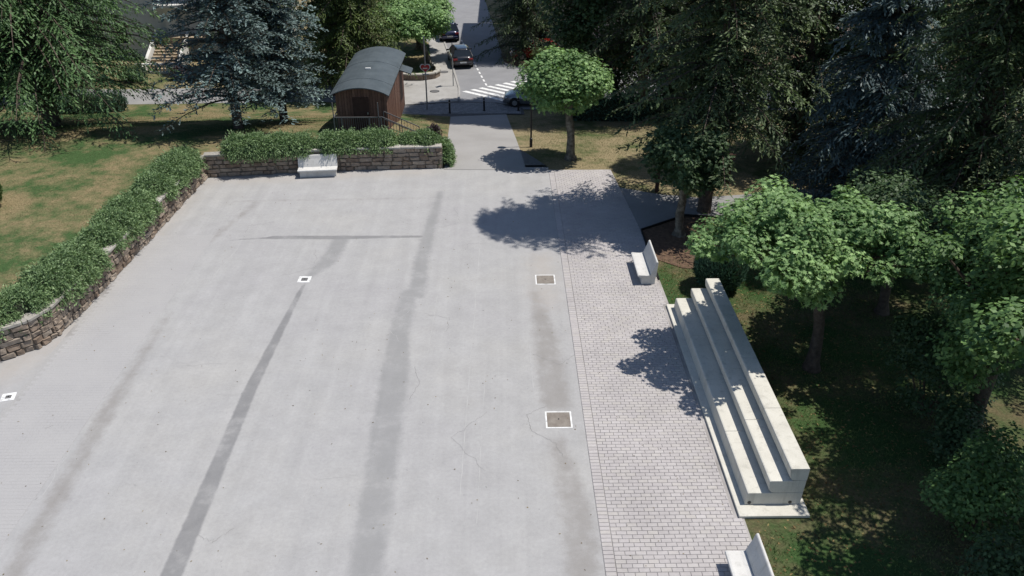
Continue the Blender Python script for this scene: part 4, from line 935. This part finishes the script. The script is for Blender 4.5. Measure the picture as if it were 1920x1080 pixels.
MB().tube([(0, 0, -.1), (0, 0, .5), (0, 0, .52), (0, 0, 3.6)], [.09, .085, .055, .045], 10).build('pole', M['black'], r)
hd = MB(); hd.tube([(0, 0, 3.6), (0, 0, 3.68), (0, 0, 4.02), (0, 0, 4.06)], [.06, .14, .2, .03], 10); hd = hd.build('lantern', M['glass'], r)
MB().tube([(0, 0, 4.03), (0, 0, 4.08), (0, 0, 4.16)], [.26, .22, .04], 12).build('cap', M['black'], r)
for (x, y, hgt, lab) in ((7.75, 38.35, 1.9, 'short brown wooden sign post on the dry lawn left of the shaded plane tree'), (11.55, 39.4, 1.6, 'short brown wooden sign post on the grass beyond the side path')):
    r = empty('wooden_post', (x, y, 0)); tag(r, lab, 'post')
    MB().box(-.09, .09, -.07, .07, -.1, hgt).build('post', M['wood_dark'], r, .01)
    MB().box(-.22, .22, -.10, -.072, hgt - .32, hgt - .02).build('board', M['wood'], r, .008)
# curved planter wall beside the pavement
pl = [(-7.9, 64.05), (-7.0, 63.75), (-6.0, 63.75), (-5.2, 64.2), (-4.9, 64.9), (-4.95, 65.8), (-5.3, 66.8)]
root = empty('planter_wall', (-7.9, 64.05, -1.36)); tag(root, 'low curved stone planter wall around the plane trees by the pavement', 'wall')
mb = MB(); cp = MB()
for a, b in zip(pl, pl[1:]):
    aa = (a[0]+7.9, a[1]-64.05); bb = (b[0]+7.9, b[1]-64.05)
    mb.bar((*aa, .2), (*bb, .2), .26, .44); cp.bar((*aa, .46), (*bb, .46), .40, .09)
mb.build('stonework', M['stone'], root); cp.build('coping', M['coping'], root)
drape('planter_soil', [(-11.0, 66), (-7.9, 64.2), (-7.0, 63.9), (-6.0, 63.9), (-5.25, 64.3), (-5.05, 64.9), (-5.1, 65.8), (-5.6, 67.3), (-6.5, 76), (-13, 78)], .12, M['lawn'])

# ------------------------------------------------------------------ cars
def make_car(name, x, y, z, heading, paint, label, L=4.2, W=1.74, Hh=1.46, suv=False):
    """+y is forward"""
    r = empty(name, (x, y, z), heading); tag(r, label, 'car', 'cars on the street')
    hw = W/2
    # lower body: stations (y, half width factor, sill z, belt z)
    st = [(-L/2, .80, .42, .72), (-L/2+.10, .92, .30, .93), (-L/2+.55, 1.0, .22, .98), (-L*.22, 1.0, .20, .96), (0, 1.0, .20, .94), (L*.20, 1.0, .20, .93), (L*.30, .99, .22, .90), (L/2-.45, .95, .24, .80), (L/2-.12, .86, .28, .68), (L/2, .70, .38, .56)]
    V, Fc = [], []
    for (yy, f, z0, z1) in st:
        w = hw * f; m = (z0 + z1)/2
        V += [(-w*.90, yy, z0), (-w, yy, z0 + .12), (-w, yy, m + .06), (-w*.93, yy, z1), (-w*.5, yy, z1 + .035), (0, yy, z1 + .045), (w*.5, yy, z1 + .035), (w*.93, yy, z1), (w, yy, m + .06), (w, yy, z0 + .12), (w*.90, yy, z0)]
    k = 11
    for i in range(len(st)-1):
        for q in range(k): Fc.append((i*k+q, i*k+(q+1) % k, (i+1)*k+(q+1) % k, (i+1)*k+q))
    Fc += [tuple(range(k-1, -1, -1)), tuple(range((len(st)-1)*k, len(st)*k))]
    mb = MB(); mb.add(V, Fc); mb.build('body', paint, r, smooth=True)
    # glasshouse and roof
    gb = [(-L/2+.22, .95), (-L/2+.62, .96), (L*.05, .93), (L*.25, .91)]
    gt = [(-L/2+.62, Hh-.06), (-L/2+.95, Hh-.02), (L*.00, Hh), (L*.07, Hh-.03)]
    V = []
    for (a, b) in zip(gb, gt):
        V += [(-hw*.92, a[0], a[1]), (-hw*.70, b[0], b[1]), (0, b[0], b[1] + .02), (hw*.70, b[0], b[1]), (hw*.92, a[0], a[1])]
    Fc = []
    for i in range(3):
        for q in range(4): Fc.append((i*5+q, i*5+q+1, (i+1)*5+q+1, (i+1)*5+q))
    Fc += [(4, 3, 2, 1, 0), (15, 16, 17, 18, 19)]
    mb = MB(); mb.add(V, Fc); g = mb.build('windows', M['glass'], r)
    mb = MB(); V = []
    for b in gt: V += [(-hw*.71, b[0], b[1]+.005), (-hw*.4, b[0], b[1] + .035), (hw*.4, b[0], b[1] + .035), (hw*.71, b[0], b[1]+.005), (hw*.70, b[0], b[1]-.03), (-hw*.70, b[0], b[1]-.03)]
    Fc = [(0, 1, 2, 3, 4, 5), (23, 22, 21, 20, 19, 18)]
    for i in range(3):
        for q in range(6): Fc.append((i*6+q, i*6+(q+1) % 6, (i+1)*6+(q+1) % 6, (i+1)*6+q))
    mb.add(V, Fc); mb.build('roof', paint, r, smooth=True)
    for sx in (-1, 1):   # pillars
        for a, b in zip(gb, gt):
            mb = MB(); mb.bar((sx*hw*.925, a[0], a[1]), (sx*hw*.71, b[0], b[1]), .07, .05); mb.build('pillar', paint, r)
    for sx in (-1, 1):
        for yy in (-L*.30, L*.315):
            xx = sx*(hw - .10)
            w = MB(); w.tube([(xx - .10, yy, .31), (xx - .09, yy, .31), (xx + .09, yy, .31), (xx + .10, yy, .31)], [.28, .315, .315, .28], 20); w = w.build('wheel', M['tyre'], r, smooth=False)
            MB().tube([(xx + sx*.095, yy, .31), (xx + sx*.112, yy, .31)], [.20, .17], 14).build('rim', M['chrome'], w)
            arch = MB().tube([(sx*(hw - .06), yy, .33), (sx*(hw + .008), yy, .33)], .37, 18).build('wheel_arch', M['black'], r)
        MB().box(sx*hw*.72 - .17, sx*hw*.72 + .17, -L/2 - .01, -L/2 + .16, .70, .86).build('tail_light', M['lamp_red'], r, .02)
        MB().box(sx*hw*.66 - .17, sx*hw*.66 + .17, L/2 - .26, L/2 - .06, .56, .70).build('headlight', M['lamp_clear'], r, .03)
        MB().box(sx*(hw + .09) - .10, sx*(hw + .09) + .09, L*.16, L*.16 + .10, .92, 1.06).build('mirror', paint, r, .03)
    MB().box(-hw*.80, hw*.80, -L/2 - .05, -L/2 + .25, .34, .56).build('rear_bumper', paint, r, .04)
    MB().box(-hw*.74, hw*.74, L/2 - .30, L/2 + .03, .26, .46).build('front_bumper', paint, r, .04)
    MB().box(-.26, .26, -L/2 - .062, -L/2 - .05, .50, .61).build('number_plate', M['white'], r)
    MB().box(-.26, .26, L/2 + .031, L/2 + .04, .34, .45).build('number_plate', M['white'], r)
    return r
SH = math.atan2(.168, 1)
make_car('car', -3.35, 69.0, -1.39, SH, car_paint('black_car_paint', (0.012, 0.013, 0.018)), 'black car driving away on the street behind the crossing', 4.0)
make_car('car', -4.9, 78.3, -1.39, SH, car_paint('dark_blue_car_paint', (0.012, 0.016, 0.05)), 'dark blue car farther up the street beside the plane trees', 4.2, 1.76, 1.55)
make_car('car', 2.35, 57.55, base_h(2, 57.5) + .012, R(90) - .06, car_paint('silver_grey_car_paint', (0.20, 0.215, 0.23), .6), 'silver grey car half hidden behind the round plane tree at the crossing', 4.3)
make_car('car', 2.9, 70.6, -1.36, R(100), car_paint('red_car_paint', (0.35, 0.03, 0.02), .1), 'red car parked under the drooping spruce beside the street', 4.1)
make_car('car', 27.0, 34.6, 0, R(70), car_paint('white_car_paint', (0.6, 0.6, 0.6), .0), 'pale car parked behind the trees at the right edge', 4.1)

# ------------------------------------------------------------------ buildings behind the trees
def window(parent, x, y, z, w, h, face):
    """face: 'y' looks to -y, 'x' looks to -x; built proud of the wall with a recessed pane"""
    if face == 'y':
        f = MB()
        for a in ((x-w/2-.08, x-w/2, z-.08, z+h+.08), (x+w/2, x+w/2+.08, z-.08, z+h+.08), (x-w/2, x+w/2, z-.08, z), (x-w/2, x+w/2, z+h, z+h+.08)): f.box(a[0], a[1], y-.06, y+.02, a[2], a[3])
        wn_ = f.build('window', M['render_white'], parent); MB().box(x-w/2, x+w/2, y-.015, y+.02, z, z+h).build('pane', M['pane'], wn_)
    else:
        f = MB()
        for a in ((y-w/2-.08, y-w/2, z-.08, z+h+.08), (y+w/2, y+w/2+.08, z-.08, z+h+.08), (y-w/2, y+w/2, z-.08, z), (y-w/2, y+w/2, z+h, z+h+.08)): f.box(x-.06, x+.02, a[0], a[1], a[2], a[3])
        wn_ = f.build('window', M['render_white'], parent); MB().box(x-.015, x+.02, y-w/2, y+w/2, z, z+h).build('pane', M['pane'], wn_)
def block(name, x0, x1, y0, y1, z0, z1, label, wall, roofm):
    r = empty(name, (x0, y0, z0)); tag(r, label, 'building'); W, D, Hh = x1-x0, y1-y0, z1-z0
    MB().box(0, W, 0, D, -.3, Hh).build('wall', M[wall], r)
    MB().box(-.4, W+.4, -.4, D+.4, Hh+.003, Hh + .25).build('roof', M[roofm], r)
    nf = max(1, int(Hh // 3))
    for f in range(nf):
        k = 1.3
        while k < W - 1: window(r, k, 0, f*3 + 1.0, 1.1, 1.3, 'y'); k += 2.6
        k = 1.3
        while k < D - 1: window(r, 0, k, f*3 + 1.0, 1.1, 1.3, 'x'); k += 2.6
    return r
block('apartment_building', 2.5, 16, 72.6, 84.8, -1.4, 12.2, 'rendered apartment building right of the street behind the drooping spruce', 'render_wall', 'tile_roof')
block('apartment_building', 3.2, 18, 85.6, 118, -1.4, 10.5, 'rendered apartment building farther up the right side of the street', 'render_wall', 'tile_roof')
r = empty('brick_house', (26.3, 80, -1.4)); tag(r, 'orange brick house glimpsed between the treetops at the upper right', 'building')
MB().box(0, 3.2, 0, 6, -.3, 3.1).build('wall', M['brickwall'], r); MB().box(-.25, 3.4, -.25, 6.2, 3.103, 3.28).build('parapet', M['render_white'], r)
window(r, 2.3, 0, 1.0, .8, 1.2, 'y'); window(r, .9, 0, 1.0, .8, 1.2, 'y')
r = empty('low_annex', (29.9, 79, -1.4)); tag(r, 'low annex with a pale sheet roof beside the orange brick house', 'building')
MB().box(0, 6.0, .3, 8.0, -.3, 1.75).build('wall', M['render_wall'], r)
mb = MB(); mb.prism([(-.1, 1.75), (8.4, 2.95), (8.4, 3.02), (-.1, 1.83)], -.15, 6.2, axis='x'); mb.build('roof', M['sheet_roof'], r)
r = empty('garden_shed', (29.6, 72.5, -1.4)); tag(r, 'small shed with a pinkish slab roof in front of the pale sheet roof', 'shed')
MB().box(0, 4.4, 0, 3.4, -.3, 1.2).build('wall', M['wood_dark'], r)
mb = MB(); mb.prism([(-.3, 1.2), (1.7, 1.95), (3.7, 1.2), (3.7, 1.27), (1.7, 2.03), (-.3, 1.27)], -.3, 4.7, axis='x'); mb.build('roof', M['tile_roof'], r)

# stone staircase and villa on the left
r = empty('stone_staircase', (-27.4, 66.3, -1.4)); tag(r, 'tan stone staircase with white balustrade between the cedar and the blue spruce', 'staircase')
for q in range(12):
    MB().box(-1.0, 1.15, .75 + q*.32, 1.09 + q*.32, -.1 + q*.165, .13 + q*.165).build('step', M['step'], r, .012)
MB().box(-1.05, 1.2, .8, 4.6, -.3, -.08).build('foundation', M['mortar'], r)
for sx in (-1.25, 1.4):
    mb = MB(); mb.prism([(.6, -.2), (4.7, -.2), (4.7, 2.35), (.6, .35)], sx - .12, sx + .12, axis='x'); mb.build('flank_wall', M['render_white'], r)
MB().box(-1.6, .75, -.10, .10, .62, .74).build('handrail', M['render_white'], r, .01); MB().box(-1.6, 1.6, -.12, .12, -.1, .12).build('plinth', M['render_white'], r)
for q in range(8): MB().tube([(-1.5 + q*.3, 0, .12), (-1.5 + q*.3, 0, .35), (-1.5 + q*.3, 0, .62)], [.05, .075, .045], 8).build('baluster', M['render_white'], r)
MB().box(.8, 1.6, -.14, .14, .12, .80).build('pier', M['render_white'], r, .01)
r = empty('villa', (-36, 71.3, -1.4)); tag(r, 'cream villa with a rounded balcony behind the stone staircase', 'building')
MB().box(0, 17, 0, 9, -.3, 9).build('wall', M['render_white'], r); MB().box(-.5, 17.5, -.5, 9.5, 9.003, 9.3).build('roof', M['tile_roof'], r)
MB().box(7.0, 11.5, -1.4, -.003, 1.55, 1.95).build('landing', M['step'], r)
mb = MB(); pr_ = [(9.0 + 1.6*math.cos(t), -1.5*math.sin(t) - .02) for t in np.linspace(0, math.pi, 14)]
mb.v = [(a, b, 4.3) for a, b in pr_] + [(a, b, 4.5) for a, b in pr_]; n = len(pr_)
mb.f = [tuple(range(n-1, -1, -1)), tuple(range(n, 2*n))] + [(i, (i+1) % n, n+(i+1) % n, n+i) for i in range(n)]
bal = mb.build('balcony', M['render_white'], r)
mb = MB(); mb.tube([(9.0 + 1.52*math.cos(t), -1.42*math.sin(t) - .05, 5.4) for t in np.linspace(0, math.pi, 14)], .03, 6)
for t in np.linspace(.05, math.pi-.05, 26): mb.tube([(9.0 + 1.52*math.cos(t), -1.42*math.sin(t) - .05, 4.5), (9.0 + 1.52*math.cos(t), -1.42*math.sin(t) - .05, 5.4)], .012, 5)
mb.build('railing', M['iron'], bal)
MB().box(8.3, 9.2, -.5, -.003, 1.95, 4.3).build('pillar', M['render_white'], r)
for wx in (1.5, 4.2, 12.8, 15.4):
    window(r, wx, 0, 1.2, 1.1, 1.5, 'y'); window(r, wx, 0, 4.8, 1.1, 1.5, 'y')
window(r, 10.2, 0, 4.7, 1.0, 2.0, 'y')

# ------------------------------------------------------------------ grass, litter
def blades(name, boxes, n, zf, label, lo, hi, mask=None, mat='blade', cat='grass', w=.012):
    P = []
    A = np.array([(b[1]-b[0])*(b[3]-b[2]) for b in boxes]); c = rng.choice(len(boxes), n, p=A/A.sum())
    B = np.array(boxes)[c]; x = B[:, 0] + (B[:, 1]-B[:, 0])*rng.random(n); y = B[:, 2] + (B[:, 3]-B[:, 2])*rng.random(n)
    if mask is not None: k = mask(x, y); x, y = x[k], y[k]
    z = np.array([zf(a, b) for a, b in zip(x, y)]); m = len(x)
    pn = .5 + .5*np.sin(x*.9 + 1.7*np.sin(y*.6)) * np.sin(y*.8 + 1.3*np.sin(x*.5))
    D = unit(np.column_stack([rng.normal(0, .5, m), rng.normal(0, .5, m), np.ones(m)])); N = unit(np.cross(D, rand_dirs(m)))
    V, Fc = leaf_quads(np.column_stack([x, y, z]), D, N, rng.uniform(lo, hi, m), np.full(m, w))
    o = link(name, mesh_np(name, V, Fc, np.clip(.7*pn + .45*rng.random(m) - .05, 0, 1)), M[mat]); tag(o, label, cat, kind='stuff')
lx = lambda y: np.interp(y, [22.6, 23.2, 23.75, 24.45, 25.3, 28, 32.1, 40.5], [-22.5, -19, -17.2, -16.35, -16, -15.8, -15.6, -15.3]) - .5
blades('lawn_grass', [(-30, -15.5, 26, 56)], 34000, T, 'short patchy lawn grass on the raised terrace left of the wall', .03, .075, lambda x, y: x < lx(y), w=.016)
blades('verge_grass', [(-15, -3.4, 42.4, 54)], 15000, T, 'short sunlit grass round the hut and beside the path', .03, .08, lambda x, y: ~((x > -9.4) & (x < -6.0) & (y > 44.3)) & (x < -3.3 - (y-42)*.015), w=.016)
blades('park_grass', [(1.4, 9, 38.5, 54), (9, 18, 38.5, 50)], 20000, lambda x, y: base_h(x, y) - .03, 'dry grass of the park lawn right of the path', .03, .09, lambda x, y: (x > 1.45 - (y-41)*.09) & ((y > 41.5) | (x > 6)) & (y > 39 + .1*(x > 12)), w=.018)
blades('stand_grass', [(6.45, 16, 27.3, 31), (8.2, 15, 12, 27.3), (6.55, 8.2, 12, 15.6)], 24000, lambda x, y: -.03, 'shaded grass and weeds around the tiered stand', .04, .13, w=.02, mat='weed')
def flat_leaves(name, n, xs, ys, label, size=.05, z=.008):
    P = np.column_stack([rng.uniform(*xs, n), rng.uniform(*ys, n), np.full(n, z)]); D = rand_dirs(n); D[:, 2] *= .15; D = unit(D); N = unit(np.array([0, 0, 1.0]) + rng.normal(0, .25, (n, 3)))
    V, Fc = leaf_quads(P, D, N, size*rng.uniform(.5, 1.4, n), size*.6*rng.uniform(.6, 1.3, n)); V[:, 2] = np.maximum(V[:, 2], z - .003)
    o = link(name, mesh_np(name, V, Fc, rng.random(n)), M['litter']); tag(o, label, 'leaves', kind='stuff')
flat_leaves('plaza_litter', 260, (-15, 2.4), (13, 40), 'dry leaf specks scattered over the pale plaza', .055)
flat_leaves('bed_litter', 3000, (6.5, 14), (13, 35), 'fallen leaves lying under the trees round the stand', .10, -.015)
flat_leaves('paving_litter', 60, (3, 6), (14, 33), 'a few dry leaves on the brick paving', .045, .03)
